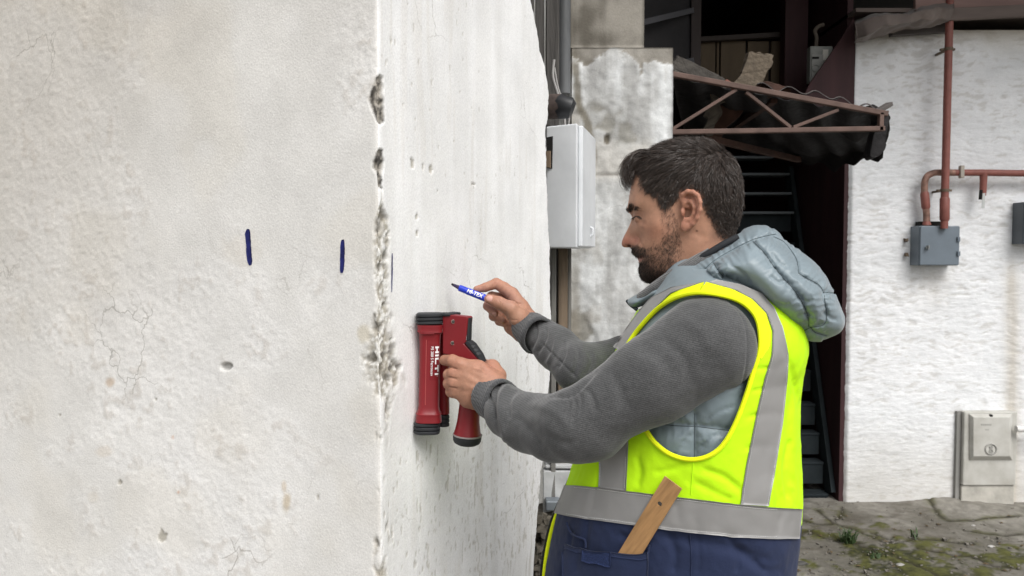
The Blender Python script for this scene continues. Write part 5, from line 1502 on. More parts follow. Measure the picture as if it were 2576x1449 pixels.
V2_, Q2_ = strands('curl', np.array(cg), 9, .0013, .00032, hairm, 6, .35)
# clipped short hair fading out at the nape, temples and round the ear
fz = sstep(-26, 4, hd + 6 * fbm(hp5 / 9, 23)) * sstep(60, 10, hd)
fz[earm] = 0; fz *= (hp5[:, 0] > 300)
fz = np.maximum(fz, .8 * napef * sstep(-40, 20, hd))
gs = guides_on(fz, 8000, [(900,850,.2,1,2.8,.35),(480,690,-.2,1,5,.25),(600,630,-.3,1,5,.25),(350,540,-.4,.9,6,.25),(1050,950,.1,1,2.5,.35)], 4, 31, .4)
V3_, Q3_ = strands('short', gs, 2, .0011, .00019, hairm, 32, .1)
mk('hair', np.vstack([V_, V2_, V3_]), np.vstack([Q_, Q2_ + len(V_), Q3_ + len(V_) + len(V2_)]), hairm, man, True, cols=np.vstack([STR[id(V_)], STR[id(V2_)], STR[id(V3_)]]))
# beard and moustache
bw = bin_ * np.clip(bden[:, 0], 0, 1.2) ** 1.3
bw[earm] = 0
bflow = [(300,1290,-.35,.9,12,.55),(275,1245,-.35,.9,9,.5),(350,1335,-.3,.95,12,.5),(420,1310,-.25,1,9,.45),(480,1200,-.35,1,7,.35),(400,1190,-.4,1,6,.35),(340,1160,-.3,1,6,.35),(350,1095,-.3,1,5,.3),(540,1080,-.3,1,6,.3),(560,980,-.1,1,5,.3),(490,780,-.1,1,6,.25),(225,1085,.1,1,6,.45),(275,1095,.5,.9,6,.4),(460,900,-.1,1,4,.2),(560,1230,-.4,1,6,.35),(480,1340,-.3,1,6,.4)]
gb = guides_on(bw, 8500, bflow, 5, 11, .6)
V_, Q_ = strands('beard', gb, 2, .0008, .00019, beardm, 12, .1)
mk('beard', V_, Q_, beardm, man, True, cols=STR[id(V_)])
ew = sstep(-3, 4, sdist(hp5, [(148,735),(160,700),(180,688),(215,688),(262,706),(240,716),(200,726),(178,752),(158,750)]))
ge = guides_on(ew, 260, [(170,720,.5,-.5,7,.3),(230,703,1,.1,7,.25),(155,740,.2,-1,6,.3)], 5, 17, .2)
V_, Q_ = strands('eyebrow', ge, 5, .0008, .00027, beardm, 14, .2)
mk('eyebrow', V_, Q_, beardm, man, True, cols=STR[id(V_)])
lw = sstep(7, 2, seg_dist(hp5, spline([(196,802),(222,788),(250,789),(268,803)], 5)))
gl = guides_on(lw, 90, [(200,800,-1,.35,7,.5),(260,800,-.8,.6,6,.5)], 5, 21, .15)
V_, Q_ = strands('eyelash', gl, 2, .0003, .00024, beardm, 15, .2)
mk('eyelash', V_, Q_, beardm, man, True, cols=STR[id(V_)])
# ================================================================== CLOTHES
def knit(name, col, rib=(0, 0, 1), scale=300, amt=.35, bmp=.5):
    m = mat(name, col, rough=.9, var=.16, vscale=35, bump=0, fine=.4, fscale=480, spec=.1, sheen=.3)
    t = m.node_tree; N = t.nodes; K = t.links; b = N['Principled BSDF']
    tc = N.new('ShaderNodeTexCoord'); mp = N.new('ShaderNodeMapping'); mp.inputs['Rotation'].default_value = rib
    K.new(tc.outputs['Object'], mp.inputs['Vector'])
    wv_ = N.new('ShaderNodeTexWave'); wv_.bands_direction = 'Z'; wv_.inputs['Scale'].default_value = scale; wv_.inputs['Distortion'].default_value = 2.2; wv_.inputs['Detail'].default_value = 1; wv_.inputs['Detail Scale'].default_value = .4
    K.new(mp.outputs[0], wv_.inputs['Vector'])
    old = b.inputs['Base Color'].links[0].from_socket
    x = N.new('ShaderNodeMix'); x.data_type = 'RGBA'; x.blend_type = 'MULTIPLY'; x.inputs[0].default_value = amt
    K.new(old, x.inputs[6]); K.new(wv_.outputs['Color'], x.inputs[7]); K.new(x.outputs[2], b.inputs['Base Color'])
    bp = N.new('ShaderNodeBump'); bp.inputs['Strength'].default_value = bmp; bp.inputs['Distance'].default_value = .0012
    nz = N.new('ShaderNodeTexNoise'); nz.inputs['Scale'].default_value = 700
    K.new(tc.outputs['Object'], nz.inputs['Vector'])
    ad_ = N.new('ShaderNodeMath'); ad_.operation = 'ADD'; K.new(wv_.outputs['Fac'], ad_.inputs[0]); K.new(nz.outputs['Fac'], ad_.inputs[1])
    K.new(ad_.outputs[0], bp.inputs['Height']); K.new(bp.outputs[0], b.inputs['Normal'])
    return m
knitm = knit('grey ribbed knit', (.098, .099, .100), (math.radians(0), math.radians(-14), 0), 95, .24, .22)
cuffm = knit('cuff rib knit', (.10, .102, .106), (0, math.radians(70), 0), 110)
puffm = mat('blue grey nylon', (.195, .243, .268), rough=.42, var=.10, vscale=9, bump=.3, bscale=34, bdist=.004, spec=.4, sheen=.15)
yelm = mat('fluorescent yellow mesh', (.54, .92, .012), rough=.75, var=.05, vscale=9, bump=.25, bscale=260, bdist=.0012, spec=.15)
trim = mat('yellow binding', (.80, .92, .012), rough=.7, var=.06, vscale=30, bump=.3, bscale=300, bdist=.001, spec=.15)
navm = mat('navy twill', (.020, .029, .070), rough=.8, var=.22, vscale=12, bump=.4, bscale=240, bdist=.001, spec=.2, sheen=.06)
refm = mat('grey reflective tape', (.285, .28, .275), rough=.42, metal=.15, var=.07, vscale=10, bump=.3, bscale=20, bdist=.004, spec=.5)
stm = mat('pale thread', (.55, .55, .54), rough=.8, var=0, bump=0)

def lv(p, t=0.0):
    p = np.asarray(p, float); return loc(L(p[..., 0], p[..., 1], t))[..., (0, 2)]

# ---------------- trunk field shared by gilet and vest
tors = [(1690,640),(1650,715),(1612,775),(1572,845),(1532,920),(1492,1020),(1458,1120),(1438,1190),(1416,1260),(1396,1335),(1380,1420),(1370,1520),(1366,1640),(1372,1760),
        (1990,1760),(1990,1600),(1996,1460),(2004,1380),(2012,1290),(2014,1200),(2010,1100),(2010,1010),(2020,930),(2030,870),(2012,800),(1972,735),(1915,690),(1860,650),(1800,615)]
tc2 = [(1760,668,.085),(1765,712,.148),(1765,770,.182),(1765,850,.193),(1680,800,.150),(1640,870,.145),(1880,790,.160),(1930,870,.150),(1650,960,.165),(1760,1000,.192),(1890,1000,.168),(1600,1100,.150),(1760,1160,.188),(1900,1180,.165),(1560,1250,.150),(1760,1320,.182),(1900,1350,.160),
       (1500,1350,.125),(1760,1500,.178),(1500,1550,.130),(1900,1550,.150),(1480,1200,.095),(1970,1200,.100),(1970,1400,.10),(1440,1380,.085),(1560,950,.075),(1985,950,.075),(1760,1700,.175)]
tp = spline(lv(tors), 4, True)
tcp = np.vstack([tp, lv([c[:2] for c in tc2])]); tcv = np.r_[np.zeros(len(tp)), np.array([c[2] for c in tc2]) ** 2]
def trunk_field(h_):
    lo2, hi2 = tp.min(0) - .04, tp.max(0) + .03
    sx = np.arange(lo2[0], hi2[0], h_); sz = np.arange(lo2[1], hi2[1], h_); tt = np.arange(-.235, .2351, h_)
    g = np.stack(np.meshgrid(sx, sz, indexing='ij'), -1)
    W = rbf(tcp, tcv, g, 1e-7); d = sdist(g, tp)
    W = np.where(d > 0, np.maximum(W, 1e-6), d * .12)
    T = tt[None, :, None]
    F = (T ** 2 - W[:, None, :]) / (2 * np.sqrt(np.maximum(W[:, None, :], 0) + T ** 2) + .02)
    return F, (sx[0], tt[0], sz[0]), sx, tt, sz
F, lo, sx, tt, sz = trunk_field(.004)
V, Q = surface(F, lo, .004); V = wor(V); N = vnormals(V, Q)
vp = mirpx(V)
# quilting: puffed panels between stitched seams
seams = [[(1747,1040),(1746,1170)], [(1600,1063),(1700,1071),(1760,1074),(1890,1090)], [(1880,800),(1900,900),(1880,1000)], [(1600,900),(1750,930),(1900,960)], [(1600,1180),(1900,1200)], [(1600,1290),(1900,1310)]]
ds = np.min([seg_dist(vp, np.array(s_, float)) for s_ in seams], 0)
ga, _ = gathers(vp, seams, 71, 9.0, 34.0)
V = V + N * (.013 * np.sqrt(np.clip(ds / 40, 0, 1)) - .013 + .0020 * ga + .0018 * fbm(V * 22, 72, 3))[:, None]
N = vnormals(V, Q)
for pts in ([(1690,1150),(1720,1110),(1744,1085)], [(1760,1130),(1790,1100),(1830,1088)], [(1700,1100),(1720,1080)], [(1770,1060),(1800,1040),(1850,1020)], [(1750,1140),(1775,1110)], [(1800,1130),(1840,1095)], [(1690,1060),(1740,1030)]):
    V = crease(V, N, pts, 3.5, .003)
gil = mk('puffer_gilet', V, Q, puffm, man, True)
stv = MB()
for s_ in seams[:2]:
    pass
bvg = BVHTree.FromPolygons([tuple(v) for v in V], [tuple(int(a) for a in f) for f in Q])
dkg = mat('dark thread', (.05, .066, .072), rough=.8, var=0, bump=0)
for s_ in seams[:2]:
    pts = [ray_hit(bvg, x, y, .0003)[0] for x, y in resample(np.array(s_, float), 50)]
    MB().tube(np.array(pts), .0006, 5).build('seam', dkg, gil, True)

# ---------------- hood
hoodsil = [(1577,757),(1600,742),(1650,715),(1690,688),(1740,655),(1795,622),(1850,588),(1885,570),(1915,567),(1946,577),(1985,612),(2035,648),(2068,682),(2092,725),(2110,765),(2124,800),(2118,828),(2098,845),(2062,858),(2030,856),(2000,842),(1960,818),(1920,782),(1870,745),(1810,718),(1760,708),(1700,722),(1650,752),(1600,776),(1585,772)]
hw = [(1600,758,.030),(1650,735,.055),(1700,705,.076),(1760,672,.098),(1830,640,.112),(1890,610,.105),(1850,690,.128),(1920,660,.132),(1930,740,.130),(1990,700,.130),(2000,780,.118),(2050,740,.112),(2050,810,.090),(1800,700,.120),(1740,700,.098),(1690,722,.078),(1900,590,.075),(2090,790,.068)]
hp2 = spline(lv(hoodsil), 5, True)
hcp = np.vstack([hp2, lv([c[:2] for c in hw])]); hcv = np.r_[np.zeros(len(hp2)), np.array([c[2] for c in hw]) ** 2]
h_ = .0024
lo2, hi2 = hp2.min(0) - .012, hp2.max(0) + .012
sx = np.arange(lo2[0], hi2[0], h_); sz = np.arange(lo2[1], hi2[1], h_); tt = np.arange(-.155, .1551, h_)
g = np.stack(np.meshgrid(sx, sz, indexing='ij'), -1)
W = rbf(hcp, hcv, g, 1e-8); d = sdist(g, hp2)
# the near rim should be a rolled edge, not a wedge: widen quickly inside the outline
W = np.where(d > 0, np.maximum(W, 1e-6) , d * .05)
hseam = [[(1700,728),(1741,705),(1795,657),(1841,629),(1888,605),(1928,593),(1952,589)], [(1795,661),(1813,689),(1841,717)], [(1894,607),(1924,637),(1940,661),(1972,701),(2000,733),(2024,773),(2034,805),(2034,821)], [(1946,595),(1972,609),(1998,641),(2006,661),(2008,685)],
         [(2008,687),(2032,701),(2060,717),(2072,737),(2076,761),(2080,793),(2072,817),(2036,825),(2012,841)], [(2072,735),(2104,737)], [(2040,825),(2052,837),(2080,845)]]
hs2 = [lv(np.asarray(s_, float), -.11) for s_ in hseam]
dsm = np.min([seg_dist(g, spline(s_, 4) if len(s_) > 2 else s_) for s_ in hs2], 0)
puff = .019 * np.sqrt(np.clip(dsm / .030, 0, 1)) - .013
wn = np.sqrt(np.maximum(W, 0)) + np.where(d > 0, puff * sstep(0, .015, d), 0)
W = np.where(d > 0, np.maximum(wn, .001) ** 2, W)
T = tt[None, :, None]
F = (T ** 2 - W[:, None, :]) / (2 * np.sqrt(np.maximum(W[:, None, :], 0) + T ** 2) + .008)
P3 = np.stack(np.meshgrid(sx, tt, sz, indexing='ij'), -1)
nk = [loc(L(*Z5((760, 1450)), 0)), loc(L(*Z5((780, 1100)), 0)), loc(L(*Z5((800, 700)), 0))]
F = smax(F, -(cone(P3, nk[0], nk[1], .058, .066)), .008)
F = smax(F, -(cone(P3, nk[1], nk[2], .066, .085)), .008)
V, Q = surface(F, (sx[0], tt[0], sz[0]), h_); V = wor(relax(V, Q, 1, .4)); N = vnormals(V, Q)
vp = mirpx(V); dv = np.min([seg_dist(vp, spline(np.array(s_, float), 4)) for s_ in hseam], 0)
# gathers running away from each seam
gat, _ = gathers(vp, hseam, 75, 8.5, 24.0)
V = V + N * (.0025 * gat + .0015 * fbm(V * 26, 76, 3) - .0028 * np.exp(-(dv / 3.0) ** 2))[:, None]
N = vnormals(V, Q)
for pts, wd_, dp in (([(1830,660),(1870,690),(1890,720)], 6, .003), ([(1760,690),(1800,690),(1850,700)], 7, .003), ([(1935,690),(1960,710),(1975,700)], 5, .003), ([(1945,760),(1975,770),(1990,760)], 5, .003), ([(2000,740),(2030,760),(2050,750)], 5, .003),
                 ([(2060,700),(2070,720),(2075,740)], 5, .003), ([(1940,630),(1960,660),(1985,670)], 5, .0028), ([(1700,722),(1730,715),(1770,712)], 5, .003), ([(2005,800),(2030,790),(2050,800)], 5, .003), ([(1880,730),(1920,750),(1950,790)], 7, .003), ([(2070,780),(2090,800),(2110,805)], 5, .003)):
    V = crease(V, N, pts, wd_, dp)
hood = mk('hood', V, Q, puffm, gil, True)
bvh = BVHTree.FromPolygons([tuple(v) for v in V], [tuple(int(a) for a in f) for f in Q])
for s_ in hseam:
    pts = []
    for x, y in resample(spline(np.array(s_, float), 6), 50):
        hh, nn = ray_hit(bvh, x, y, .0003)
        if hh is not None: pts.append(hh)
    if len(pts) > 8:
        pts = np.array(pts); jump = np.linalg.norm(np.diff(pts, axis=0), axis=1)
        if jump.max() < .03: MB().tube(pts, .0005, 5).build('seam', dkg, hood, True)
# knitted sweater collar and the gilet's dark collar edge round the neck
def ringtube(name, pts, ts, r, m, parent, n=10):
    p = spline(np.array(pts, float), 6); t = np.interp(np.linspace(0, 1, len(p)), np.linspace(0, 1, len(ts)), ts)
    return MB().tube(L(p[:, 0], p[:, 1], t), r, n).build(name, m, parent, True)
swt = knit('collar knit', (.19, .19, .19), (0, math.radians(35), 0), 120)

# ---------------- safety vest
F, lo, sx, tt, sz = trunk_field(.0036)
F = F - .011
P3 = None
V, Q = surface(F, lo, .0036); V = wor(relax(V, Q, 2, .5)); N = vnormals(V, Q)
ql = loc(V)
V = V + N * (.0045 * fbm(np.stack([ql[:, 0] * 11, ql[:, 1] * 11, ql[:, 2] * 3.5], -1), 131, 3) + .0012 * fbm(V * 60, 132, 2))[:, None]
N = vnormals(V, Q)
for pts, wd_, dp in (([(1760,1180),(1820,1200),(1870,1240)], 9, .004), ([(1740,1210),(1800,1240),(1850,1262)], 9, .003), ([(1520,1160),(1500,1230),(1490,1300)], 10, .005), ([(1990,1000),(1985,1100),(1995,1230)], 10, .004), ([(1945,1180),(1960,1240),(1955,1330)], 9, .004),
                 ([(1480,1290),(1470,1370),(1460,1449)], 9, .004), ([(1640,1350),(1800,1370),(1960,1420)], 16, .005), ([(1850,1370),(1900,1420),(1960,1449)], 12, .005), ([(1750,1300),(1760,1400),(1755,1449)], 5, .002), ([(1890,1400),(1930,1449)], 8, .004), ([(1965,1290),(1950,1350)], 5, .004), ([(1985,1300),(1975,1350)], 5, .003), ([(1440,1330),(1425,1400),(1415,1449)], 6, .004),
                 ([(1970,870),(1995,950),(1990,1020)], 8, .003), ([(1880,930),(1935,925),(1985,912)], 4, .0028), ([(1890,985),(1930,975),(1978,968)], 4, .0028), ([(1880,1050),(1920,1040),(1968,1044)], 5, .0028), ([(1870,1130),(1910,1120),(1955,1128)], 5, .002), ([(1520,1245),(1512,1300)], 4, .003), ([(1700,1255),(1710,1320)], 7, .002), ([(1820,1275),(1800,1330)], 7, .0022),
                 ([(1990,1100),(1975,1180),(1985,1260)], 7, .004), ([(1640,1190),(1690,1180),(1730,1160)], 8, .0025), ([(1600,1140),(1610,1190),(1600,1230)], 8, .003), ([(2000,960),(2010,1040)], 6, .003), ([(1550,1340),(1600,1365),(1640,1372)], 8, .004), ([(1680,1330),(1700,1400),(1690,1449)], 10, .004), ([(1830,1340),(1860,1400),(1850,1449)], 9, .004)):
    V = crease(V, N, pts, wd_, dp)
bvv = BVHTree.FromPolygons([tuple(v) for v in V], [tuple(int(a) for a in f) for f in Q])
VEST = [(1300,1900),(1300,1440),(1380,1250),(1440,1120),(1480,1000),(1515,890),(1560,810),(1600,784),(1690,734),(1775,715),(1850,720),(1905,736),(1960,772),(2080,830),(2100,1000),(2100,1900)]
ARM = spline([(1572,884),(1600,838),(1640,792),(1672,765),(1710,746),(1760,737),(1820,745),(1863,760),(1893,786),(1908,818),(1912,875),(1897,926),(1876,995),(1850,1064),(1820,1117),(1785,1146),(1738,1156),(1687,1143),(1650,1115),(1630,1088),(1600,1035),(1574,970),(1565,920)], 6, True)
vp = mirpx(V); fcen = vp[Q].mean(1)
keep = inside(fcen, VEST) & ~inside(fcen, ARM)
bandy = lambda x: np.interp(x, [1380, 1600, 1860, 2030], [1258, 1279, 1310, 1322])
navy = fcen[:, 1] > bandy(fcen[:, 0])
Vy, Qy = keepfaces(V, Q, keep & ~navy)
vest = mk('safety_vest', Vy, Qy, yelm, man, True)
vest.modifiers.new('cloth', 'SOLIDIFY').thickness = .0012
Vn, Qn = keepfaces(V, Q, keep & navy)
nav = mk('navy_panel', Vn, Qn, navm, vest, True)
nav.modifiers.new('cloth', 'SOLIDIFY').thickness = .0012
def mirror_obj(o, name, m, parent):
    Vm = np.array([v.co[:] for v in o.data.vertices]) + np.array(_wloc(o)); q = loc(Vm); q[:, 1] *= -1
    return mk(name, wor(q), np.array([list(p.vertices)[::-1] for p in o.data.polygons]), m, parent, True)
def strip(l_, r_, nl, nw, off=.0016, m=refm, name='reflective_strip', mir=True, **k):
    o = patch(bvv, l_, r_, nl, nw, off, name, m, vest, **k)
    if mir: mirror_obj(o, name, m, vest)
    return o
bt = [(1424,1222),(1450,1222),(1510,1226),(1600,1237),(1730,1252),(1860,1268),(1950,1276),(2013,1280)]
bb = [(1398,1292),(1430,1298),(1500,1308),(1600,1320),(1730,1336),(1860,1349),(1950,1355),(2006,1354)]
strip(bt, bb, 110, 10, .0030)
strip([(1783,713),(1850,732),(1893,756),(1927,790),(1942,833),(1940,892),(1923,948),(1906,1021),(1893,1085),(1876,1171),(1862,1268)],
      [(1800,706),(1863,718),(1914,740),(1945,775),(1966,823),(1981,892),(1977,961),(1966,1064),(1949,1171),(1931,1272)], 90, 9)
strip([(1690,724),(1640,750),(1606,788),(1583,820),(1562,850),(1545,874)], [(1770,712),(1690,738),(1655,772),(1625,806),(1592,848),(1563,884)], 40, 7)
strip([(1511,1110),(1509,1160),(1508,1226)], [(1582,1110),(1580,1160),(1576,1234)], 24, 8)
# binding round the armhole
def surf_line(bv, pts, n, off):
    out = []; last = None
    for x, y in resample(np.asarray(pts, float), n):
        hh, nn = ray_hit(bv, x, y, off)
        if hh is not None:
            if last is not None and np.linalg.norm(hh - last) > .05: continue
            out.append(hh); last = hh
    out = np.array(out)
    for _ in range(3): out[1:-1] = .5 * out[1:-1] + .25 * (out[:-2] + out[2:])
    return out
p = surf_line(bvv, np.vstack([ARM, ARM[:1]]), 170, .0012)
o = MB().tube(p, .0042, 8, False).build('armhole_binding', trim, vest, True)
mirror_obj(o, 'armhole_binding', trim, vest)
# wider yellow facing beside the binding over the shoulder
for l_, r_ in (([(1572,884),(1600,838),(1640,792),(1672,765),(1710,746),(1760,737)], [(1588,852),(1622,808),(1652,776),(1690,741),(1730,722),(1772,711)]),
               ([(1760,737),(1820,745),(1863,760),(1893,786),(1908,818),(1912,862),(1911,900)], [(1776,711),(1835,726),(1888,752),(1925,789),(1938,833),(1934,872),(1914,902)])):
    patch(bvv, l_, r_, 40, 6, .0008, 'shoulder_facing', trim, vest)
# front edge binding with zip teeth
fe = spline([(1452,1172),(1434,1218),(1413,1268),(1396,1310),(1383,1360),(1375,1405),(1370,1449),(1367,1500)], 6)
tf = np.full(len(fe), -.012)
pe = L(fe[:, 0], fe[:, 1], tf)
b = MB()
b.tube(pe, .0052, 10); b.build('front_binding', trim, vest, True)
zt_ = resample(L(fe[:, 0] - 8.5, fe[:, 1], np.full(len(fe), -.004)), 110)
z_ = MB().tube(zt_, .0022, 8)
for q_ in zt_[30:100]: z_.box(q_ - np.array([.0034, .002, .0010]), q_ + np.array([.0014, .002, .0010]))
zo = z_.build('zip', blk, vest); zo['kind'] = 'stuff'
# stitching along the tapes
def stitch(pts, n, off, dash=.55, w_=.00055):
    b = MB(); q = surf_line(bvv, pts, n * 3 + 1, off)
    for i in range(0, len(q) - 2, 3): b.tube([q[i], q[i] + (q[i + 2] - q[i]) * .8], w_, 4)
    if b.v:
        o = b.build('stitching', stm, vest); o['kind'] = 'stuff'
sh = lambda pts, dx, dy: [(x + dx, y + dy) for x, y in pts]
stitch(sh(bt[1:-1], 0, 5), 120, .0046); stitch(sh(bb[1:-1], 0, -5), 120, .0046)
stitch([(1978,892),(1973,961),(1962,1064),(1945,1171),(1927,1268)], 80, .0032); stitch([(1943,892),(1927,948),(1910,1021),(1897,1085),(1880,1171),(1866,1264)], 80, .0032)
stitch([(1512,1150),(1511,1222)], 18, .0032); stitch([(1577,1150),(1573,1228)], 18, .0032)
# pocket, its welt and the hook-and-loop tab
pk = patch(bvv, [(1434,1366),(1490,1379),(1560,1385),(1615,1389),(1636,1384)], [(1428,1520),(1490,1525),(1560,1528),(1610,1530),(1634,1530)], 40, 24, .0125, 'pocket', navm, vest, thick=.003, smoothit=2)
patch(bvv, [(1434,1365),(1490,1378),(1560,1384),(1615,1388),(1636,1383)], [(1434,1377),(1490,1390),(1560,1396),(1615,1400),(1636,1395)], 40, 4, .0156, 'pocket_hem', navm, vest, thick=.0015, smoothit=2)
patch(bvv, [(1483,1379),(1551,1384)], [(1482,1408),(1549,1417)], 16, 8, .0172, 'hook_tab', mat('velcro', (.02, .034, .10), .95, var=.4, vscale=300, bump=.8, bscale=500, bdist=.002), vest, thick=.0016, smoothit=1)
w1 = surf_line(bvv, spline([(1431,1315),(1436,1332),(1448,1346),(1470,1354),(1478,1362),(1478,1378)], 5), 30, .004)
MB().tube(w1, .0022, 8).build('pocket_welt', navm, vest, True)
w2 = surf_line(bvv, spline([(1638,1370),(1632,1392),(1630,1449)], 5), 24, .005)
MB().tube(w2, .0018, 8).build('pocket_seam', navm, vest, True)
w3 = surf_line(bvv, [(1744,1160),(1738,1245)], 20, .0004)
MB().tube(w3, .0008, 6).build('side_seam', yelm, vest, True)
w3 = surf_line(bvv, [(1735,1342),(1740,1400),(1738,1470)], 20, .0004)
MB().tube(w3, .0012, 6).build('side_seam', navm, vest, True)

# ---------------- sleeves
def sleeve(chain, cut_p, cut_n, h_, folds, name, seed, extra=()):
    prims = [(np.array(a[:3]), np.array(b[:3]), a[3], b[3]) for a, b in list(zip(chain[:-1], chain[1:])) + list(extra)]
    allp = np.array([p[0] for p in prims] + [p[1] for p in prims]); r = max(max(p[2], p[3]) for p in prims)
    lo = allp.min(0) - r - .02; P = grid3(lo, allp.max(0) + r + .02, h_); F = None
    for a, b, ra, rb in prims:
        d = cone(P, a, b, ra, rb); F = d if F is None else smin(F, d, .018)
    F = np.maximum(F, (P - cut_p) @ cut_n)
    V, Q = surface(F, lo, h_); V = relax(V, Q, 1, .4); N = vnormals(V, Q)
    V = V + N * (.0030 * fbm(V * 14, seed, 3) + .0008 * fbm(V * 60, seed + 1, 2))[:, None]; N = vnormals(V, Q)
    for pts, wd_, dp in folds: V = crease(V, N, pts, wd_, dp)
    return mk(name, V, Q, knitm, man, True)
cutp = at_y(1232, 1002, 1.552); cutd = np.array(la[1][:3]) - LW; cutd /= np.linalg.norm(cutd)
ax_l = -cutd
F4 = f4
folds = [([(1232,955),(1228,985),(1236,1020),(1248,1060)], 6, .006), ([(1262,958),(1246,990),(1248,1040),(1262,1100)], 5, .006), ([(1285,965),(1262,995),(1258,1050),(1275,1115)], 7, -.005), ([(1300,975),(1280,1010),(1280,1060)], 7, .004),
         ([(1440,985),(1448,1020),(1440,1060)], 5, .0045), ([(1455,980),(1462,1010),(1455,1040)], 5, .004), ([(1425,990),(1432,1020),(1425,1040)], 5, .0035), ([(1410,996),(1416,1020)], 4, .003), ([(1470,970),(1490,1000),(1500,1040)], 7, .004), ([(1380,995),(1440,992),(1500,930)], 7, .004),
         ([(1600,860),(1660,900),(1700,960)], 18, .003), ([(1330,1010),(1400,1040),(1440,1090)], 12, -.003), ([(1350,1080),(1400,1110),(1450,1120)], 12, .003), ([(1530,920),(1560,980),(1570,1040)], 14, .003), ([(1700,800),(1760,830),(1800,900)], 16, -.003), ([(1650,840),(1720,900),(1740,980)], 14, .003), ([(1290,1040),(1330,1080),(1370,1130)], 10, .003),
         ([(1822,742),(1868,800),(1880,860),(1874,940),(1846,1010),(1775,1048),(1742,1062)], 2.2, .0016), ([(1840,980),(1800,1010),(1740,1050)], 5, .003)]
sl_ = sleeve([LP(1783, 872, -.168, .079), LP(1640, 957, -.19, .0715), LP(1440, 1071, -.212, .057), LP(1335, 1064, -.135, .049), (*LW, .0405)], cutp, ax_l, .0032, folds, 'sweater_sleeve', 141,
       [(LP(1765, 842, -.155, .064), LP(1665, 912, -.165, .054)), (LP(1500, 1085, -.205, .048), LP(1390, 1096, -.19, .042)), (LP(1390, 1096, -.19, .042), LP(1275, 1046, -.10, .040))])
# near cuff: ribbed band
def cuff(c0, axis, r0, r1, r2, ln, name, squash=1.0, m=cuffm, tilt=None):
    axis = axis / np.linalg.norm(axis)
    u = np.cross(axis, (0, 0, 1.0)); u /= np.linalg.norm(u); v = np.cross(u, axis)
    n = 160; prof = [(0, r0 - .004), (0, r0), (.05, r0 + .0022), (.12, r0 + .002), (.5, r1), (.85, r2), (1, r2 + .001), (1.08, r2 - .003)]
    a = np.linspace(0, 2 * math.pi, n, endpoint=False)
    Vs = []
    for t, r in prof:
        rr_ = r + .0003 * np.sign(np.sin(a * 40)) * (0 if t == 0 else 1)
        wob = .003 * np.sin(2 * a + 1) + .002 * np.sin(3 * a + t * 4)
        Vs.append(c0 + axis * (t * ln) + ((rr_ + wob) * np.cos(a))[:, None] * u + ((rr_ + wob) * squash * np.sin(a))[:, None] * v)
    Vs = np.array(Vs); k = len(prof)
    i = np.arange(k * n).reshape(k, n); j = np.roll(i, -1, 1)
    Qc = np.stack([i[:-1], j[:-1], j[1:], i[1:]], -1).reshape(-1, 4)
    o = mk(name, Vs.reshape(-1, 3), Qc, m, None, True)
    o.modifiers.new('thick', 'SOLIDIFY').thickness = .002
    return o
o = cuff(at_y(1229, 999, 1.553), cutd * .9 + np.array([.22, -.1, -.08]), .0375, .0395, .0425, .042, 'cuff', 1.05); adopt(o, sl_)
rax = RE - RW; rax /= np.linalg.norm(rax)
cutp2 = a3(1560, 985, 1.67)
folds2 = [([(1345,800),(1350,840),(1335,880)], 4, .004), ([(1375,820),(1372,850),(1350,890)], 5, .0045), ([(1400,840),(1395,880),(1375,920)], 5, -.004), ([(1360,860),(1400,900),(1450,950)], 2.5, .0025), ([(1420,850),(1420,890),(1400,930)], 5, .004), ([(1450,865),(1455,900),(1440,950)], 6, .004), ([(1480,880),(1490,910),(1470,950)], 6, .004)]
sr_ = sleeve([(*RS, .062), (*((RS + RE) / 2), .053), (*RE, .046), (*((RE * .45 + RW * .55)), .0425), (*RW, .039)], cutp2, -rax, .0034, folds2, 'sweater_sleeve', 151)
o = cuff(a3(1375, 900, 1.675), rax + np.array([.1, 0, .0]), .0345, .037, .0398, .050, 'cuff', 1.05); adopt(o, sr_)
# collar of the sweater and neck binding of the gilet
o = ringtube('collar_rib', [(1790,640),(1745,664),(1700,690),(1655,722),(1615,752)], [-.066, -.068, -.062, -.045, -.02], .013, swt, man, 14); o.name = 'sweater_collar'
ringtube('collar_edge', [(1856,596),(1820,614),(1782,637),(1728,668)], [-.066, -.074, -.076, -.068], .0060, mat('black lining', (.02, .022, .025), .8), gil)
ringtube('collar_edge', [(1578,757),(1585,765),(1602,779)], [-.004, -.012, -.022], .0035, mat('zip tape', (.03, .04, .045), .7), gil)

# ---------------- trousers and shoes (below the frame, he stands on the yard)
trm = mat('dark trousers', (.03, .033, .04), rough=.85, var=.2, vscale=20, bump=.3)
shm = mat('black boots', (.02, .018, .017), rough=.5, var=.2)
def W_(s_, t_, z_): return wor(np.array([s_, t_, z_]))
hipc = loc(L(1700, 1600, 0))
for sgn in (-1, 1):
    Vt, Qt = tcap([(*W_(hipc[0] + .02, .075 * sgn, .93), .105), (*W_(hipc[0] + .03, .085 * sgn, .88), .10), (*W_(hipc[0] + .01, .095 * sgn, .48), .072), (*W_(hipc[0] + .05, .10 * sgn, .12), .058)], .008, .03)
    mk('trouser_leg', Vt, Qt, trm, man, True)
    Vb, Qb = tcap([(*W_(hipc[0] + .07, .10 * sgn, .045), .043), (*W_(hipc[0] - .05, .10 * sgn, .045), .045), (*W_(hipc[0] - .14, .105 * sgn, .035), .034)], .006, .02)
    Vb[:, 2] = np.maximum(Vb[:, 2], .001)
    mk('boot', Vb, Qb, shm, man, True)
man.location = L(1700, 1449, 0) * (1, 1, 0)
for c in man.children: c.location = Vector((0, 0, 0)) - man.location

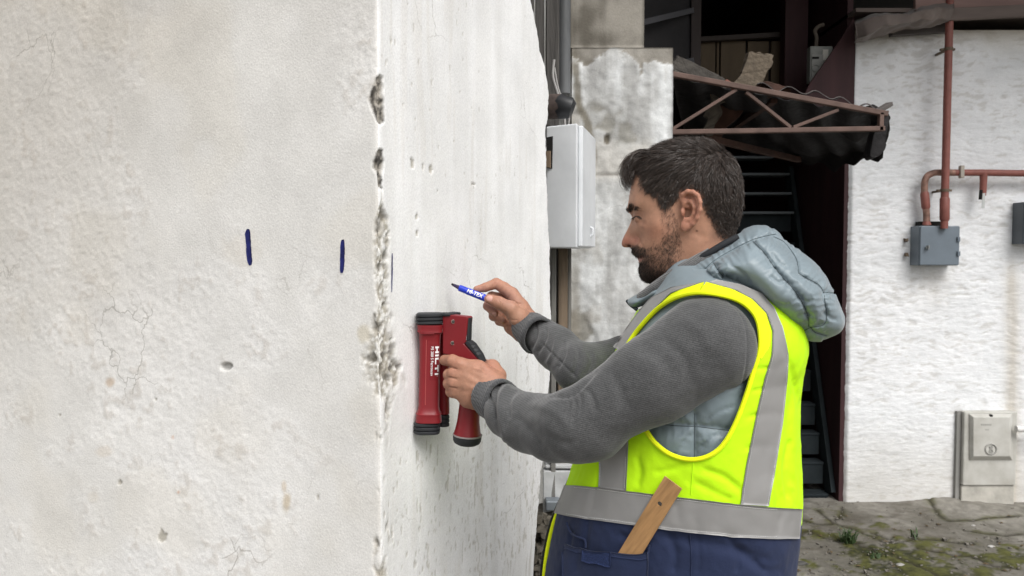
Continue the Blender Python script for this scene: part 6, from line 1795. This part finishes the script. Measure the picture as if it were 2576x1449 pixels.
# ---------------- wooden rule in the pocket
wood = mat('beech wood', (.42, .235, .10), rough=.6, var=.35, vscale=16, stretch=(1, 1, 1), bump=.2, bscale=120)
_m = wood.node_tree.nodes['Mapping']; _m.vector_type = 'TEXTURE'; _m.inputs['Rotation'].default_value = (0, math.radians(-30), 0) if False else (0, math.radians(32), 0); _m.inputs['Scale'].default_value = (.10, .4, 2.2)
hc, hn = ray_hit(bvv, 1640, 1300, .017)
top2, _ = ray_hit(bvv, 1690, 1215, .010); bot2, _ = ray_hit(bvv, 1590, 1385, .0062)
pn_ = np.cross(top2 - bot2, np.cross(hn, top2 - bot2)); pn_ /= np.linalg.norm(pn_)
if pn_ @ (CAM - hc) < 0: pn_ = -pn_
base_ = (top2 + bot2) / 2 + pn_ * .001
cor = [on_plane(np.array(x), np.array(y), base_, pn_) for x, y in ((1673.6,1197),(1716.5,1229),(1619.6,1387.7),(1560.5,1383.6))]
dn = cor[3] - cor[0]; dn2 = cor[2] - cor[1]
cor[2] = cor[1] + dn2 * 1.12; cor[3] = cor[0] + dn * 1.12
rule = MB()
hole_c = on_plane(np.array(1661.), np.array(1266.4), base_, pn_)
a_ = np.linspace(0, 2 * math.pi, 24, endpoint=False)
xr = (cor[1] - cor[0]); xr /= np.linalg.norm(xr); yr = np.cross(pn_, xr)
circ = np.array([hole_c + .0040 * (math.cos(t) * xr + math.sin(t) * yr) for t in a_])
# outline resampled to the same count, started at the matching angle, so that the hole is a true hole
out = resample(np.array(cor + [cor[0]]), 97)[:-1]
ang = np.arctan2((out - hole_c) @ yr, (out - hole_c) @ xr)
order_ = np.argsort(ang); out = out[order_]; ang = ang[order_]
circ = np.array([hole_c + .0040 * (math.cos(t) * xr + math.sin(t) * yr) for t in ang])
n = len(out); th = pn_ * .003
Vr = np.vstack([out + th, circ + th, out, circ]); i = np.arange(n); j = np.roll(i, -1)
Qr = np.vstack([np.stack([i, j, j + n, i + n], 1), np.stack([j + 2*n, i + 2*n, i + 3*n, j + 3*n], 1), np.stack([j, i, i + 2*n, j + 2*n], 1), np.stack([i + n, j + n, j + 3*n, i + 3*n], 1)])
o = mk('wooden_rule', Vr, Qr, wood, None, False)
tag(o, 'wooden rule with a drilled hole sticking out of the vest pocket', 'ruler')
